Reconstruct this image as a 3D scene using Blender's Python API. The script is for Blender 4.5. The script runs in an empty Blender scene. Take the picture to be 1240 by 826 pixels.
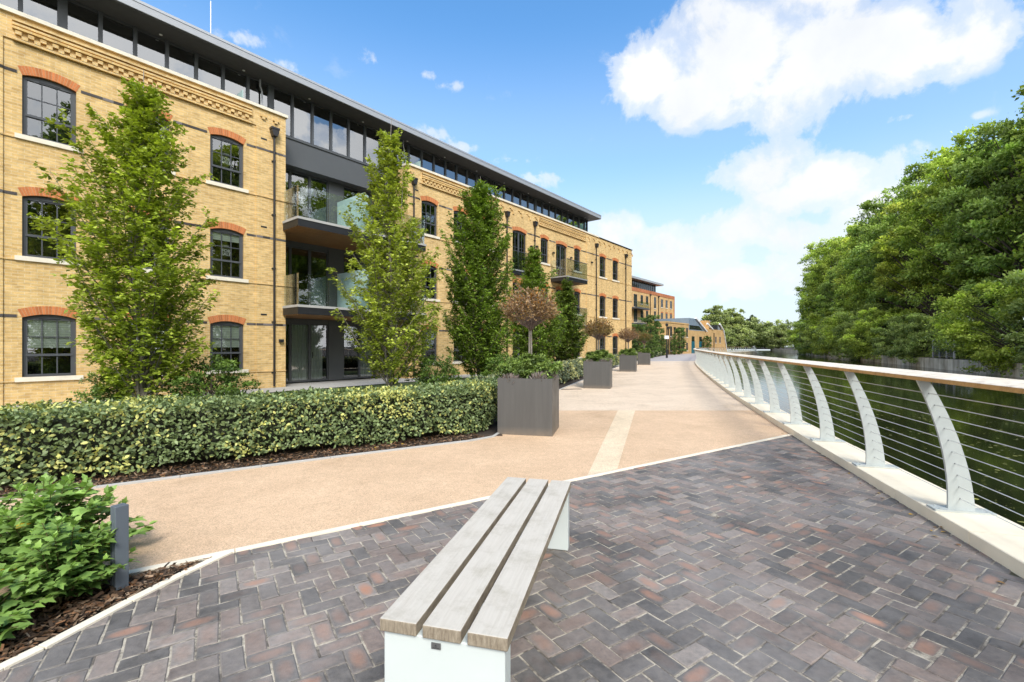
import bpy, math, random
import numpy as np
from mathutils import Vector, Matrix, noise
from mathutils.geometry import tessellate_polygon

rng = np.random.default_rng(11)
random.seed(11)
sc = bpy.context.scene
COL = sc.collection
R = math.radians

# ------------------------------------------------------------------ helpers
class MB:
    def __init__(self):
        self.v = []; self.f = []; self.m = []; self.c = []
    def add(self, vs, fs, mat=0, col=(1, 1, 1)):
        b = len(self.v)
        self.v.extend([tuple(p) for p in vs])
        for f in fs:
            self.f.append(tuple(b + i for i in f)); self.m.append(mat); self.c.append(col)
    def quad(self, a, b, c, d, mat=0, col=(1, 1, 1)):
        self.add([a, b, c, d], [(0, 1, 2, 3)], mat, col)
    def box(self, x0, x1, y0, y1, z0, z1, mat=0, col=(1, 1, 1)):
        vs = [(x0, y0, z0), (x1, y0, z0), (x1, y1, z0), (x0, y1, z0), (x0, y0, z1), (x1, y0, z1), (x1, y1, z1), (x0, y1, z1)]
        self.add(vs, [(0, 3, 2, 1), (4, 5, 6, 7), (0, 1, 5, 4), (1, 2, 6, 5), (2, 3, 7, 6), (3, 0, 4, 7)], mat, col)
    def prism_y(self, prof, y0, y1, mat=0, col=(1, 1, 1)):      # prof: (x,z) counter-clockwise, extruded along y
        n = len(prof)
        vs = [(x, y0, z) for x, z in prof] + [(x, y1, z) for x, z in prof]
        fs = [tuple(range(n)), tuple(range(2 * n - 1, n - 1, -1))]
        fs += [(i, i + n, (i + 1) % n + n, (i + 1) % n) for i in range(n)]
        self.add(vs, fs, mat, col)
    def prism_z(self, poly, z0, z1, mat=0, col=(1, 1, 1)):
        n = len(poly)
        vs = [(x, y, z0) for x, y in poly] + [(x, y, z1) for x, y in poly]
        fs = [tuple(range(n - 1, -1, -1)), tuple(range(n, 2 * n))]
        fs += [(i, (i + 1) % n, (i + 1) % n + n, i + n) for i in range(n)]
        self.add(vs, fs, mat, col)
    def tube(self, pts, rad, n=6, mat=0, col=(1, 1, 1), cap=True):
        pts = [Vector(p) for p in pts]
        if not hasattr(rad, '__len__'): rad = [rad] * len(pts)
        b = len(self.v)
        t0 = (pts[1] - pts[0]).normalized()
        ref = Vector((0, 0, 1)) if abs(t0.z) < .9 else Vector((1, 0, 0))
        for i, p in enumerate(pts):
            t = (pts[min(i + 1, len(pts) - 1)] - pts[max(i - 1, 0)]).normalized()
            a = t.cross(ref)
            if a.length < 1e-4: a = t.cross(Vector((0, 1, 0)))
            a.normalize(); bb = t.cross(a)
            for k in range(n):
                an = 2 * math.pi * k / n
                self.v.append(tuple(p + (a * math.cos(an) + bb * math.sin(an)) * rad[i]))
        for i in range(len(pts) - 1):
            for k in range(n):
                k2 = (k + 1) % n
                self.f.append((b + i * n + k, b + i * n + k2, b + (i + 1) * n + k2, b + (i + 1) * n + k)); self.m.append(mat); self.c.append(col)
        if cap:
            self.f.append(tuple(b + k for k in range(n - 1, -1, -1))); self.m.append(mat); self.c.append(col)
            e = b + (len(pts) - 1) * n
            self.f.append(tuple(e + k for k in range(n))); self.m.append(mat); self.c.append(col)
    def mesh(self, name, mats, smooth=False):
        me = bpy.data.meshes.new(name)
        me.from_pydata(self.v, [], self.f)
        for m in (mats if isinstance(mats, (list, tuple)) else [mats]): me.materials.append(m)
        me.polygons.foreach_set('material_index', self.m)
        if smooth: me.polygons.foreach_set('use_smooth', [True] * len(self.f))
        at = me.attributes.new('Col', 'FLOAT_COLOR', 'FACE')
        at.data.foreach_set('color', np.array([(c[0], c[1], c[2], 1) for c in self.c], dtype=np.float32).ravel())
        me.update()
        return me
    def build(self, name, mats, parent=None, smooth=False, bevel=0):
        o = link(name, self.mesh(name, mats, smooth), parent)
        if bevel:
            md = o.modifiers.new('bevel', 'BEVEL'); md.width = bevel; md.segments = 2; md.limit_method = 'ANGLE'
        return o

def link(name, me, parent=None, loc=None, rz=None):
    o = bpy.data.objects.new(name, me); COL.objects.link(o)
    if parent is not None: o.parent = parent
    if loc is not None: o.location = loc
    if rz is not None: o.rotation_euler = (0, 0, rz)
    return o
def tag(o, label, cat, group=None):
    o['label'] = label; o['category'] = cat
    if group: o['group'] = group
    return o
def thing(name, label, cat, loc=(0, 0, 0), rz=0, group=None):
    o = bpy.data.objects.new(name, None); COL.objects.link(o)
    o.empty_display_size = .2
    o.location = loc; o.rotation_euler = (0, 0, rz)
    return tag(o, label, cat, group)
def struct(o):
    o['kind'] = 'structure'; return o
def flat(name, poly, z, mat):
    vs = [Vector((x, y, 0)) for x, y in poly]
    tris = tessellate_polygon([vs])
    me = bpy.data.meshes.new(name)
    fs = []
    for t in tris:
        a, b, c = (vs[i] for i in t)
        if (b - a).cross(c - a).z < 0: t = (t[0], t[2], t[1])
        fs.append(tuple(t))
    me.from_pydata([(p.x, p.y, z) for p in vs], [], fs)
    me.materials.append(mat); me.update()
    return struct(link(name, me))
def norm(a):
    return a / np.maximum(np.linalg.norm(a, axis=-1, keepdims=True), 1e-9)

# leaf templates: x across, y along, z along the leaf normal
T_DIA = (np.array([(0, 0, 0), (.33, .42, .06), (0, 1, -.04), (-.33, .42, .06)]), [(0, 1, 2), (0, 2, 3)])
T_OV = (np.array([(0, 0, 0), (.24, .25, .05), (.27, .55, .06), (0, 1, -.08), (-.27, .55, .06), (-.24, .25, .05), (0, .25, 0), (0, .57, 0)]),
        [(0, 1, 6), (1, 2, 7, 6), (2, 3, 7), (0, 6, 5), (6, 7, 4, 5), (7, 3, 4)])
T_LOB = (np.array([(0, 0, 0), (.13, .06, .02), (.29, .24, .05), (.25, .36, .05), (.31, .58, .03), (.17, .66, .02), (0, 1, -.14),
                   (-.13, .06, .02), (-.29, .24, .05), (-.25, .36, .05), (-.31, .58, .03), (-.17, .66, .02), (0, .18, 0), (0, .45, .0), (0, .66, -.01)]),
         [(0, 1, 12), (1, 2, 3, 12), (12, 3, 13), (3, 4, 5, 13), (13, 5, 14), (5, 6, 14),
          (0, 12, 7), (7, 12, 9, 8), (12, 13, 9), (9, 13, 11, 10), (13, 14, 11), (11, 14, 6)])
T_CHIP = (np.array([(-.16, 0, 0), (.16, 0, .03), (.2, .9, .02), (-.1, 1, 0)]), [(0, 1, 2, 3)])

def leaf_mesh(name, tpl, pos, axis, nrm, size, col, mat, smooth=False):
    tv, tf = tpl
    pos = np.asarray(pos, float); axis = norm(np.asarray(axis, float)); nrm = np.asarray(nrm, float)
    size = np.asarray(size, float); col = np.asarray(col, float)
    x = norm(np.cross(axis, nrm)); z = np.cross(x, axis)
    V = (pos[:, None, :] + size[:, None, None] * (tv[None, :, 0:1] * x[:, None, :] + tv[None, :, 1:2] * axis[:, None, :] + tv[None, :, 2:3] * z[:, None, :]))
    N, k = len(pos), len(tv)
    me = bpy.data.meshes.new(name)
    me.vertices.add(N * k); me.vertices.foreach_set('co', V.astype(np.float32).ravel())
    lt = np.array([len(f) for f in tf]); li = np.concatenate([np.array(f) for f in tf])
    loops = (li[None, :] + (np.arange(N) * k)[:, None]).ravel()
    tot = np.tile(lt, N); start = np.concatenate([[0], np.cumsum(tot)[:-1]])
    me.loops.add(len(loops)); me.loops.foreach_set('vertex_index', loops.astype(np.int32))
    me.polygons.add(len(tot)); me.polygons.foreach_set('loop_start', start.astype(np.int32)); me.polygons.foreach_set('loop_total', tot.astype(np.int32))
    me.update(calc_edges=True)
    if smooth: me.polygons.foreach_set('use_smooth', [True] * len(tot))
    at = me.attributes.new('Col', 'FLOAT_COLOR', 'FACE')
    c = np.repeat(np.concatenate([col, np.ones((N, 1))], 1), len(tf), axis=0)
    at.data.foreach_set('color', c.astype(np.float32).ravel())
    me.materials.append(mat)
    me.validate()
    return me

# ------------------------------------------------------------------ materials
def newmat(name):
    m = bpy.data.materials.new(name); m.use_nodes = True
    nt = m.node_tree
    for n in list(nt.nodes): nt.nodes.remove(n)
    out = nt.nodes.new('ShaderNodeOutputMaterial')
    return m, nt, out
def N(nt, t, **kw):
    n = nt.nodes.new(t)
    for k, v in kw.items():
        if k in n.inputs.keys(): n.inputs[k].default_value = v
        else: setattr(n, k, v)
    return n
def ramp(nt, fac, stops, interp='LINEAR'):
    r = nt.nodes.new('ShaderNodeValToRGB'); r.color_ramp.interpolation = interp
    e = r.color_ramp.elements
    while len(e) < len(stops): e.new(.5)
    for el, (p, c) in zip(e, stops):
        el.position = p; el.color = (*c, 1) if len(c) == 3 else c
    nt.links.new(fac, r.inputs['Fac'])
    return r.outputs['Color']
def mixc(nt, fac, a, b, mode='MIX'):
    m = nt.nodes.new('ShaderNodeMix'); m.data_type = 'RGBA'; m.blend_type = mode
    for sock, val in ((m.inputs[0], fac), (m.inputs[6], a), (m.inputs[7], b)):
        if hasattr(val, 'is_linked') or isinstance(val, bpy.types.NodeSocket): nt.links.new(val, sock)
        else: sock.default_value = val if not isinstance(val, tuple) else (*val, 1)
    return m.outputs[2]
def math_(nt, op, a, b=None, c=None, clamp=False):
    m = nt.nodes.new('ShaderNodeMath'); m.operation = op; m.use_clamp = clamp
    for i, val in enumerate((a, b, c)):
        if val is None: continue
        if isinstance(val, bpy.types.NodeSocket): nt.links.new(val, m.inputs[i])
        else: m.inputs[i].default_value = val
    return m.outputs[0]
def noise_(nt, vec, scale, detail=4, rough=.55, dist=0):
    n = N(nt, 'ShaderNodeTexNoise', Scale=scale, Detail=detail, Roughness=rough, Distortion=dist)
    if vec is not None: nt.links.new(vec, n.inputs['Vector'])
    return n.outputs['Fac']
def objco(nt):
    return nt.nodes.new('ShaderNodeTexCoord').outputs['Object']
def princ(nt, out, col=None, rough=.6, metal=0, spec=.5, bump=None, bstr=.3, bdist=.01):
    p = nt.nodes.new('ShaderNodeBsdfPrincipled')
    if isinstance(col, bpy.types.NodeSocket): nt.links.new(col, p.inputs['Base Color'])
    elif col is not None: p.inputs['Base Color'].default_value = (*col, 1)
    if isinstance(rough, bpy.types.NodeSocket): nt.links.new(rough, p.inputs['Roughness'])
    else: p.inputs['Roughness'].default_value = rough
    p.inputs['Metallic'].default_value = metal
    p.inputs['Specular IOR Level'].default_value = spec
    if bump is not None:
        b = nt.nodes.new('ShaderNodeBump'); b.inputs['Strength'].default_value = bstr; b.inputs['Distance'].default_value = bdist
        nt.links.new(bump, b.inputs['Height']); nt.links.new(b.outputs['Normal'], p.inputs['Normal'])
    nt.links.new(p.outputs['BSDF'], out.inputs['Surface'])
    return p
def plain(name, col, rough=.5, metal=0, spec=.5, var=.15, scale=6, bump=.0):
    m, nt, out = newmat(name)
    co = objco(nt)
    n = noise_(nt, co, scale, 6, .65)
    c = ramp(nt, n, [(.25, tuple(x * (1 - var) for x in col)), (.75, tuple(min(1, x * (1 + var)) for x in col))])
    r = ramp(nt, noise_(nt, co, scale * 2.3), [(.3, (rough * .85,) * 3), (.7, (min(1, rough * 1.15),) * 3)])
    princ(nt, out, c, r, metal, spec, bump=noise_(nt, co, scale * 12, 5, .7) if bump else None, bstr=bump, bdist=.004)
    return m
def leafmat(name, trans=.28, rough=.45, spec=.35, gain=None):
    m, nt, out = newmat(name)
    a = N(nt, 'ShaderNodeAttribute', attribute_name='Col')
    p = nt.nodes.new('ShaderNodeBsdfPrincipled')
    colr = mixc(nt, 1.0, a.outputs['Color'], gain, 'MULTIPLY') if gain else a.outputs['Color']
    nt.links.new(colr, p.inputs['Base Color']); p.inputs['Roughness'].default_value = rough
    p.inputs['Specular IOR Level'].default_value = spec
    t = nt.nodes.new('ShaderNodeBsdfTranslucent')
    tc = mixc(nt, 1.0, colr, (1.25, 1.3, .6), 'MULTIPLY')
    nt.links.new(tc, t.inputs['Color'])
    mx = nt.nodes.new('ShaderNodeMixShader'); mx.inputs[0].default_value = trans
    nt.links.new(p.outputs['BSDF'], mx.inputs[1]); nt.links.new(t.outputs['BSDF'], mx.inputs[2])
    nt.links.new(mx.outputs[0], out.inputs['Surface'])
    return m
def brickmat(name, c1, c2, mortar, bw=.225, bh=.075, stain=.3):
    m, nt, out = newmat(name)
    co = objco(nt)
    sep = nt.nodes.new('ShaderNodeSeparateXYZ'); nt.links.new(co, sep.inputs[0])
    xy = math_(nt, 'ADD', sep.outputs[0], sep.outputs[1])
    cmb = nt.nodes.new('ShaderNodeCombineXYZ'); nt.links.new(xy, cmb.inputs[0]); nt.links.new(sep.outputs[2], cmb.inputs[1])
    b = N(nt, 'ShaderNodeTexBrick', Scale=1.0)
    b.inputs['Brick Width'].default_value = bw; b.inputs['Row Height'].default_value = bh
    b.inputs['Mortar Size'].default_value = .005; b.inputs['Mortar Smooth'].default_value = .25; b.inputs['Bias'].default_value = 0
    b.inputs['Color1'].default_value = (*c1, 1); b.inputs['Color2'].default_value = (*c2, 1); b.inputs['Mortar'].default_value = (*mortar, 1)
    nt.links.new(cmb.outputs[0], b.inputs['Vector'])
    mp = N(nt, 'ShaderNodeMapping'); mp.inputs['Scale'].default_value = (1 / bw, 1 / bh, 1); nt.links.new(cmb.outputs[0], mp.inputs['Vector'])
    wn = noise_(nt, mp.outputs[0], 1.1, 1, .5)
    c = mixc(nt, .55, b.outputs['Color'], ramp(nt, wn, [(.25, (.62, .56, .5)), (.5, (1, 1, 1)), (.8, (1.25, 1.2, 1.1))]), 'MULTIPLY')
    big = ramp(nt, noise_(nt, cmb.outputs[0], .5, 6, .7), [(.3, (1 - stain, 1 - stain * 1.05, 1 - stain * 1.15)), (.62, (1.05, 1.05, 1.05))])
    c = mixc(nt, .8, c, big, 'MULTIPLY')
    ms = N(nt, 'ShaderNodeMapping'); ms.inputs['Scale'].default_value = (2.2, .14, 1); nt.links.new(cmb.outputs[0], ms.inputs['Vector'])
    c = mixc(nt, .75, c, ramp(nt, noise_(nt, ms.outputs[0], 1.3, 6, .7), [(.28, (.78, .76, .73)), (.5, (1, 1, 1))]), 'MULTIPLY')
    fine = ramp(nt, noise_(nt, co, 60, 3), [(.3, (.8, .8, .8)), (.7, (1.15, 1.15, 1.15))])
    c = mixc(nt, .6, c, fine, 'MULTIPLY')
    h = math_(nt, 'SUBTRACT', math_(nt, 'MULTIPLY', noise_(nt, co, 70, 4), .35), b.outputs['Fac'])
    princ(nt, out, c, .85, spec=.25, bump=h, bstr=.55, bdist=.006)
    return m
def glassmat(name, tint, refl=.35, rough=.0, wav=.02):
    m, nt, out = newmat(name)
    tr = nt.nodes.new('ShaderNodeBsdfTransparent'); tr.inputs['Color'].default_value = (*tint, 1)
    g = nt.nodes.new('ShaderNodeBsdfGlossy'); g.inputs['Roughness'].default_value = rough; g.inputs['Color'].default_value = (.95, .97, 1, 1)
    b = nt.nodes.new('ShaderNodeBump'); b.inputs['Strength'].default_value = wav; b.inputs['Distance'].default_value = .05
    nt.links.new(noise_(nt, objco(nt), 1.7, 2), b.inputs['Height']); nt.links.new(b.outputs['Normal'], g.inputs['Normal'])
    lw = nt.nodes.new('ShaderNodeLayerWeight'); lw.inputs['Blend'].default_value = .35
    f = math_(nt, 'ADD', math_(nt, 'MULTIPLY', lw.outputs['Fresnel'], .6), refl, clamp=True)
    mx = nt.nodes.new('ShaderNodeMixShader'); nt.links.new(f, mx.inputs[0])
    nt.links.new(tr.outputs[0], mx.inputs[1]); nt.links.new(g.outputs[0], mx.inputs[2])
    nt.links.new(mx.outputs[0], out.inputs['Surface'])
    return m

M = {}
M['brick'] = brickmat('yellow_stock_brick', (.77, .535, .235), (.62, .405, .16), (.74, .61, .40), stain=.16)
M['brick_far'] = brickmat('far_yellow_brick', (.70, .45, .20), (.60, .37, .15), (.6, .46, .28))
M['stone'] = plain('pale_stone', (.76, .69, .56), .8, var=.14, scale=3, bump=.2)
M['coping'] = plain('sandstone_coping', (.80, .715, .56), .75, var=.12, scale=2.2, bump=.25)
M['frame'] = plain('grey_window_paint', (.075, .08, .088), .45, var=.1)
M['clad'] = plain('grey_metal_cladding', (.088, .093, .098), .5, var=.07, scale=1.2)
M['fascia'] = plain('zinc_fascia', (.40, .405, .42), .42, metal=.3, var=.06, scale=1.5)
M['soffit'] = plain('dark_soffit', (.085, .083, .085), .55, var=.06, scale=1.2)
M['black'] = plain('black_metal', (.015, .015, .017), .45, var=.2)
M['pipe'] = plain('black_downpipe', (.022, .019, .018), .4, var=.2)
M['dark'] = plain('dark_interior', (.018, .021, .02), .9, var=.4, scale=.8)
M['blind'] = plain('pale_blind', (.80, .86, .76), .8, var=.04)
M['curtain'] = plain('white_curtain', (.55, .58, .57), .9, var=.1, scale=9)
M['glass'] = glassmat('window_glass', (.82, .87, .84), .16)
M['glass_pent'] = glassmat('penthouse_glass', (.34, .42, .44), .22)
M['glass_bal'] = glassmat('balcony_glass', (.93, .97, .96), .03)
M['white_paint'] = plain('white_powder_coat', (.60, .645, .625), .38, var=.05, scale=2, bump=.03)
M['cable'] = plain('steel_cable', (.62, .63, .62), .35, metal=.4, var=.1)
M['bark'] = plain('grey_bark', (.22, .195, .165), .85, var=.35, scale=14, bump=.5)
M['bark_dark'] = plain('dark_bark', (.075, .06, .045), .9, var=.35, scale=6, bump=.5)
M['twig'] = plain('bare_twigs', (.20, .15, .135), .85, var=.3, scale=20)
M['leaf'] = leafmat('leaf')
M['leaf_gloss'] = leafmat('glossy_leaf', .2, .42, .3)
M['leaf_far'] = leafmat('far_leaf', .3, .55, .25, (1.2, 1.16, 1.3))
M['dry'] = leafmat('dry_litter', .1, .7, .2)
M['soil'] = plain('dark_soil', (.035, .024, .017), .95, var=.5, scale=18, bump=.8)
M['planter'] = None
def planter_mat():
    m, nt, out = newmat('anthracite_planter')
    co = objco(nt)
    mp = N(nt, 'ShaderNodeMapping'); mp.inputs['Scale'].default_value = (9, 9, .7); nt.links.new(co, mp.inputs['Vector'])
    c = ramp(nt, noise_(nt, mp.outputs[0], 1.4, 6, .7), [(.3, (.080, .077, .073)), (.7, (.10, .096, .091))])
    sep = nt.nodes.new('ShaderNodeSeparateXYZ'); nt.links.new(co, sep.inputs[0])
    low = math_(nt, 'SUBTRACT', 1.0, math_(nt, 'MULTIPLY', sep.outputs[2], 7.0), clamp=True)
    low = math_(nt, 'MULTIPLY', low, noise_(nt, co, 12, 5, .7))
    c = mixc(nt, low, c, (.24, .19, .14))
    sc2 = ramp(nt, noise_(nt, co, 30, 3, .6), [(.7, (0, 0, 0)), (.76, (.25, .25, .25))])
    c = mixc(nt, sc2, c, (.2, .19, .18))
    princ(nt, out, c, ramp(nt, noise_(nt, co, 3, 4), [(.3, (.38,) * 3), (.7, (.56,) * 3)]), spec=.45)
    return m
M['planter'] = planter_mat()
M['lawn'] = plain('lawn_green', (.06, .09, .025), .95, var=.4, scale=3, bump=.6)
M['terrace'] = plain('terrace_paving', (.42, .41, .39), .8, var=.1, scale=2, bump=.2)
M['conc'] = None
M['post'] = plain('slate_grey_post', (.115, .135, .16), .45, var=.08)
M['orange'] = brickmat('orange_brick', (.50, .17, .065), (.42, .13, .05), (.45, .3, .2))
M['teal'] = plain('teal_paint', (.01, .12, .17), .4)
M['sign'] = plain('white_sign', (.8, .8, .8), .5, var=.03)
M['signboard'] = plain('dark_signboard', (.03, .035, .035), .5)

# arch bricks: colour per voussoir
def vouss():
    m, nt, out = newmat('orange_arch_brick')
    a = N(nt, 'ShaderNodeAttribute', attribute_name='Col')
    c = mixc(nt, .6, a.outputs['Color'], ramp(nt, noise_(nt, objco(nt), 40), [(.3, (.75, .75, .75)), (.7, (1.2, 1.2, 1.2))]), 'MULTIPLY')
    princ(nt, out, c, .85, spec=.2, bump=noise_(nt, objco(nt), 80), bstr=.3)
    return m
M['arch'] = vouss()

def resin(name, col, lo=.72):
    m, nt, out = newmat(name)
    co = objco(nt)
    v = N(nt, 'ShaderNodeTexVoronoi', Scale=140.0); nt.links.new(co, v.inputs['Vector'])
    hs = nt.nodes.new('ShaderNodeSeparateColor'); nt.links.new(v.outputs['Color'], hs.inputs[0])
    sp = ramp(nt, hs.outputs[0], [(0, tuple(x * .68 for x in col)), (.35, tuple(x * .95 for x in col)), (.75, col), (1, tuple(min(1, x * 1.18 + .02) for x in col))])
    big = ramp(nt, noise_(nt, co, .8, 6, .7), [(.3, (.84, .82, .79)), (.7, (1.06, 1.06, 1.06))])
    c = mixc(nt, .9, sp, big, 'MULTIPLY')
    md = ramp(nt, noise_(nt, co, 9, 5, .75), [(.3, (.86, .86, .86)), (.7, (1.07, 1.07, 1.07))])
    c = mixc(nt, .8, c, md, 'MULTIPLY')
    st = ramp(nt, noise_(nt, co, .33, 8, .78, .8), [(.34, (.80, .78, .75)), (.46, (1, 1, 1))])
    c = mixc(nt, .8, c, st, 'MULTIPLY')
    sp2 = ramp(nt, noise_(nt, co, 22, 2, .5), [(.76, (0, 0, 0)), (.79, (.5, .5, .5))])
    c = mixc(nt, sp2, c, tuple(x * .45 for x in col))
    princ(nt, out, c, .8, spec=.25, bump=v.outputs['Distance'], bstr=.4, bdist=.003)
    return m
M['path_near'] = resin('tan_resin_gravel', (.68, .48, .315))
M['path_far'] = resin('pale_resin_gravel', (.73, .585, .445))
M['path_strip'] = resin('pale_strip_gravel', (.77, .62, .44))

def paver():
    m, nt, out = newmat('clay_pavers')
    a = N(nt, 'ShaderNodeAttribute', attribute_name='Col')
    s = nt.nodes.new('ShaderNodeSeparateColor'); nt.links.new(a.outputs['Color'], s.inputs[0])
    uv = N(nt, 'ShaderNodeAttribute', attribute_name='buv')
    co = objco(nt)
    base = ramp(nt, s.outputs[0], [(0, (.088, .082, .078)), (.3, (.124, .113, .105)), (.55, (.157, .135, .122)), (.8, (.187, .138, .115)), (1, (.25, .218, .195))])
    n1 = noise_(nt, co, 26, 6, .7)
    base = mixc(nt, .85, base, ramp(nt, n1, [(.25, (.5, .5, .51)), (.5, (1, 1, 1)), (.78, (1.5, 1.47, 1.43))]), 'MULTIPLY')
    # fired red heart
    sx = nt.nodes.new('ShaderNodeSeparateXYZ'); nt.links.new(uv.outputs['Vector'], sx.inputs[0])
    dx = math_(nt, 'ABSOLUTE', math_(nt, 'SUBTRACT', sx.outputs[0], .5)); dy = math_(nt, 'ABSOLUTE', math_(nt, 'SUBTRACT', sx.outputs[1], .5))
    e = math_(nt, 'ADD', math_(nt, 'POWER', math_(nt, 'MULTIPLY', dx, 2.05), 2.4), math_(nt, 'POWER', math_(nt, 'MULTIPLY', dy, 2.1), 2.4))
    n2 = noise_(nt, co, 16, 5, .7)
    heart = math_(nt, 'SUBTRACT', 1.0, math_(nt, 'ADD', e, math_(nt, 'MULTIPLY', math_(nt, 'SUBTRACT', n2, .5), 1.6)), clamp=True)
    heart = math_(nt, 'MULTIPLY', heart, s.outputs[1])
    c = mixc(nt, heart, base, (.40, .20, .125))
    # dusty sand film in patches
    dust = ramp(nt, noise_(nt, co, 1.1, 7, .72), [(.42, (0, 0, 0)), (.7, (.45, .45, .45))])
    c = mixc(nt, dust, c, (.40, .37, .35))
    spk = ramp(nt, noise_(nt, co, 150, 3, .8), [(.70, (0, 0, 0)), (.76, (.5, .5, .5))])
    c = mixc(nt, spk, c, (.42, .38, .34))
    princ(nt, out, c, ramp(nt, n1, [(.3, (.55,) * 3), (.7, (.8,) * 3)]), spec=.4, bump=noise_(nt, co, 60, 7, .8), bstr=.8, bdist=.005)
    return m
M['paver'] = paver()
def joint():
    m, nt, out = newmat('sand_joint')
    co = objco(nt)
    c = ramp(nt, noise_(nt, co, 5, 6, .75), [(.30, (.06, .055, .05)), (.44, (.16, .14, .12)), (.56, (.46, .41, .33)), (.8, (.6, .54, .44))])
    moss = ramp(nt, noise_(nt, co, 2.2, 5, .7), [(.6, (0, 0, 0)), (.72, (.6, .6, .6))])
    c = mixc(nt, moss, c, (.12, .13, .05))
    princ(nt, out, c, .95, spec=.1, bump=noise_(nt, co, 90, 4), bstr=.6)
    return m
M['joint'] = joint()

def wood_bench():
    m, nt, out = newmat('weathered_oak')
    co = objco(nt)
    mp = N(nt, 'ShaderNodeMapping'); mp.inputs['Scale'].default_value = (22, 1.1, 22); nt.links.new(co, mp.inputs['Vector'])
    g = noise_(nt, mp.outputs[0], 3.2, 8, .72, .6)
    c = ramp(nt, g, [(.2, (.42, .38, .325)), (.45, (.51, .47, .41)), (.75, (.565, .525, .465))])
    blot = ramp(nt, noise_(nt, co, 6, 6, .75), [(.28, (.68, .66, .6)), (.5, (1, 1, 1)), (.8, (1.08, 1.08, 1.08))])
    c = mixc(nt, .7, c, blot, 'MULTIPLY')
    spots = ramp(nt, noise_(nt, co, 75, 3, .6), [(.72, (0, 0, 0)), (.8, (.55, .55, .55))])
    c = mixc(nt, spots, c, (.2, .19, .16))
    # end grain and flanks keep more of the brown
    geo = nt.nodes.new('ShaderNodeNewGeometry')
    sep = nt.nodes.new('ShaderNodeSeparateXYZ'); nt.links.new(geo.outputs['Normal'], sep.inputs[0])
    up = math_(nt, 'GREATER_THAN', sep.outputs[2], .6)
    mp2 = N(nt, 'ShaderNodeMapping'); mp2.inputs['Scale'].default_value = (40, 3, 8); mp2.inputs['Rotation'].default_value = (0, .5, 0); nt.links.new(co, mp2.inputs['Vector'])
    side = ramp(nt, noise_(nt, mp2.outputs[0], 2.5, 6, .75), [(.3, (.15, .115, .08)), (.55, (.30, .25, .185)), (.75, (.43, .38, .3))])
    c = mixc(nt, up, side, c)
    princ(nt, out, c, .8, spec=.25, bump=g, bstr=.35, bdist=.004)
    return m
M['bench_wood'] = wood_bench()
def wood_rail():
    m, nt, out = newmat('handrail_timber')
    a = N(nt, 'ShaderNodeAttribute', attribute_name='Col')
    co = objco(nt)
    c = mixc(nt, .9, a.outputs['Color'], ramp(nt, noise_(nt, co, 14, 6, .75), [(.25, (.6, .55, .5)), (.5, (1, 1, 1)), (.75, (1.25, 1.2, 1.1))]), 'MULTIPLY')
    c = mixc(nt, .7, c, ramp(nt, noise_(nt, co, 1.6, 5, .7), [(.3, (.75, .7, .65)), (.65, (1.05, 1.05, 1.05))]), 'MULTIPLY')
    princ(nt, out, c, .7, spec=.3, bump=noise_(nt, co, 60, 5), bstr=.3)
    return m
M['rail'] = wood_rail()
def soffit_wood():
    m, nt, out = newmat('timber_soffit')
    co = objco(nt)
    w = N(nt, 'ShaderNodeTexWave', Scale=1.6, Distortion=.0); w.bands_direction = 'Y'; nt.links.new(co, w.inputs['Vector'])
    mp = N(nt, 'ShaderNodeMapping'); mp.inputs['Scale'].default_value = (1, 12, 1); nt.links.new(co, mp.inputs['Vector'])
    c = ramp(nt, noise_(nt, mp.outputs[0], 2, 5, .7), [(.3, (.22, .10, .035)), (.7, (.42, .22, .09))])
    c = mixc(nt, 1.0, c, ramp(nt, w.outputs['Fac'], [(.0, (.3, .3, .3)), (.1, (1, 1, 1))]), 'MULTIPLY')
    princ(nt, out, c, .5, spec=.4)
    return m
M['soffit_wood'] = soffit_wood()
def concrete():
    m, nt, out = newmat('stained_concrete')
    co = objco(nt)
    mp = N(nt, 'ShaderNodeMapping'); mp.inputs['Scale'].default_value = (1, 1, .18); nt.links.new(co, mp.inputs['Vector'])
    c = ramp(nt, noise_(nt, mp.outputs[0], 1.6, 8, .75), [(.3, (.16, .12, .075)), (.46, (.44, .37, .27)), (.66, (.72, .63, .48))])
    c = mixc(nt, ramp(nt, noise_(nt, co, .35, 4), [(.5, (0, 0, 0)), (.7, (.6, .6, .6))]), c, (.14, .13, .085))
    princ(nt, out, c, .9, spec=.2, bump=noise_(nt, co, 14, 6), bstr=.4)
    return m
M['conc'] = concrete()
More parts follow.
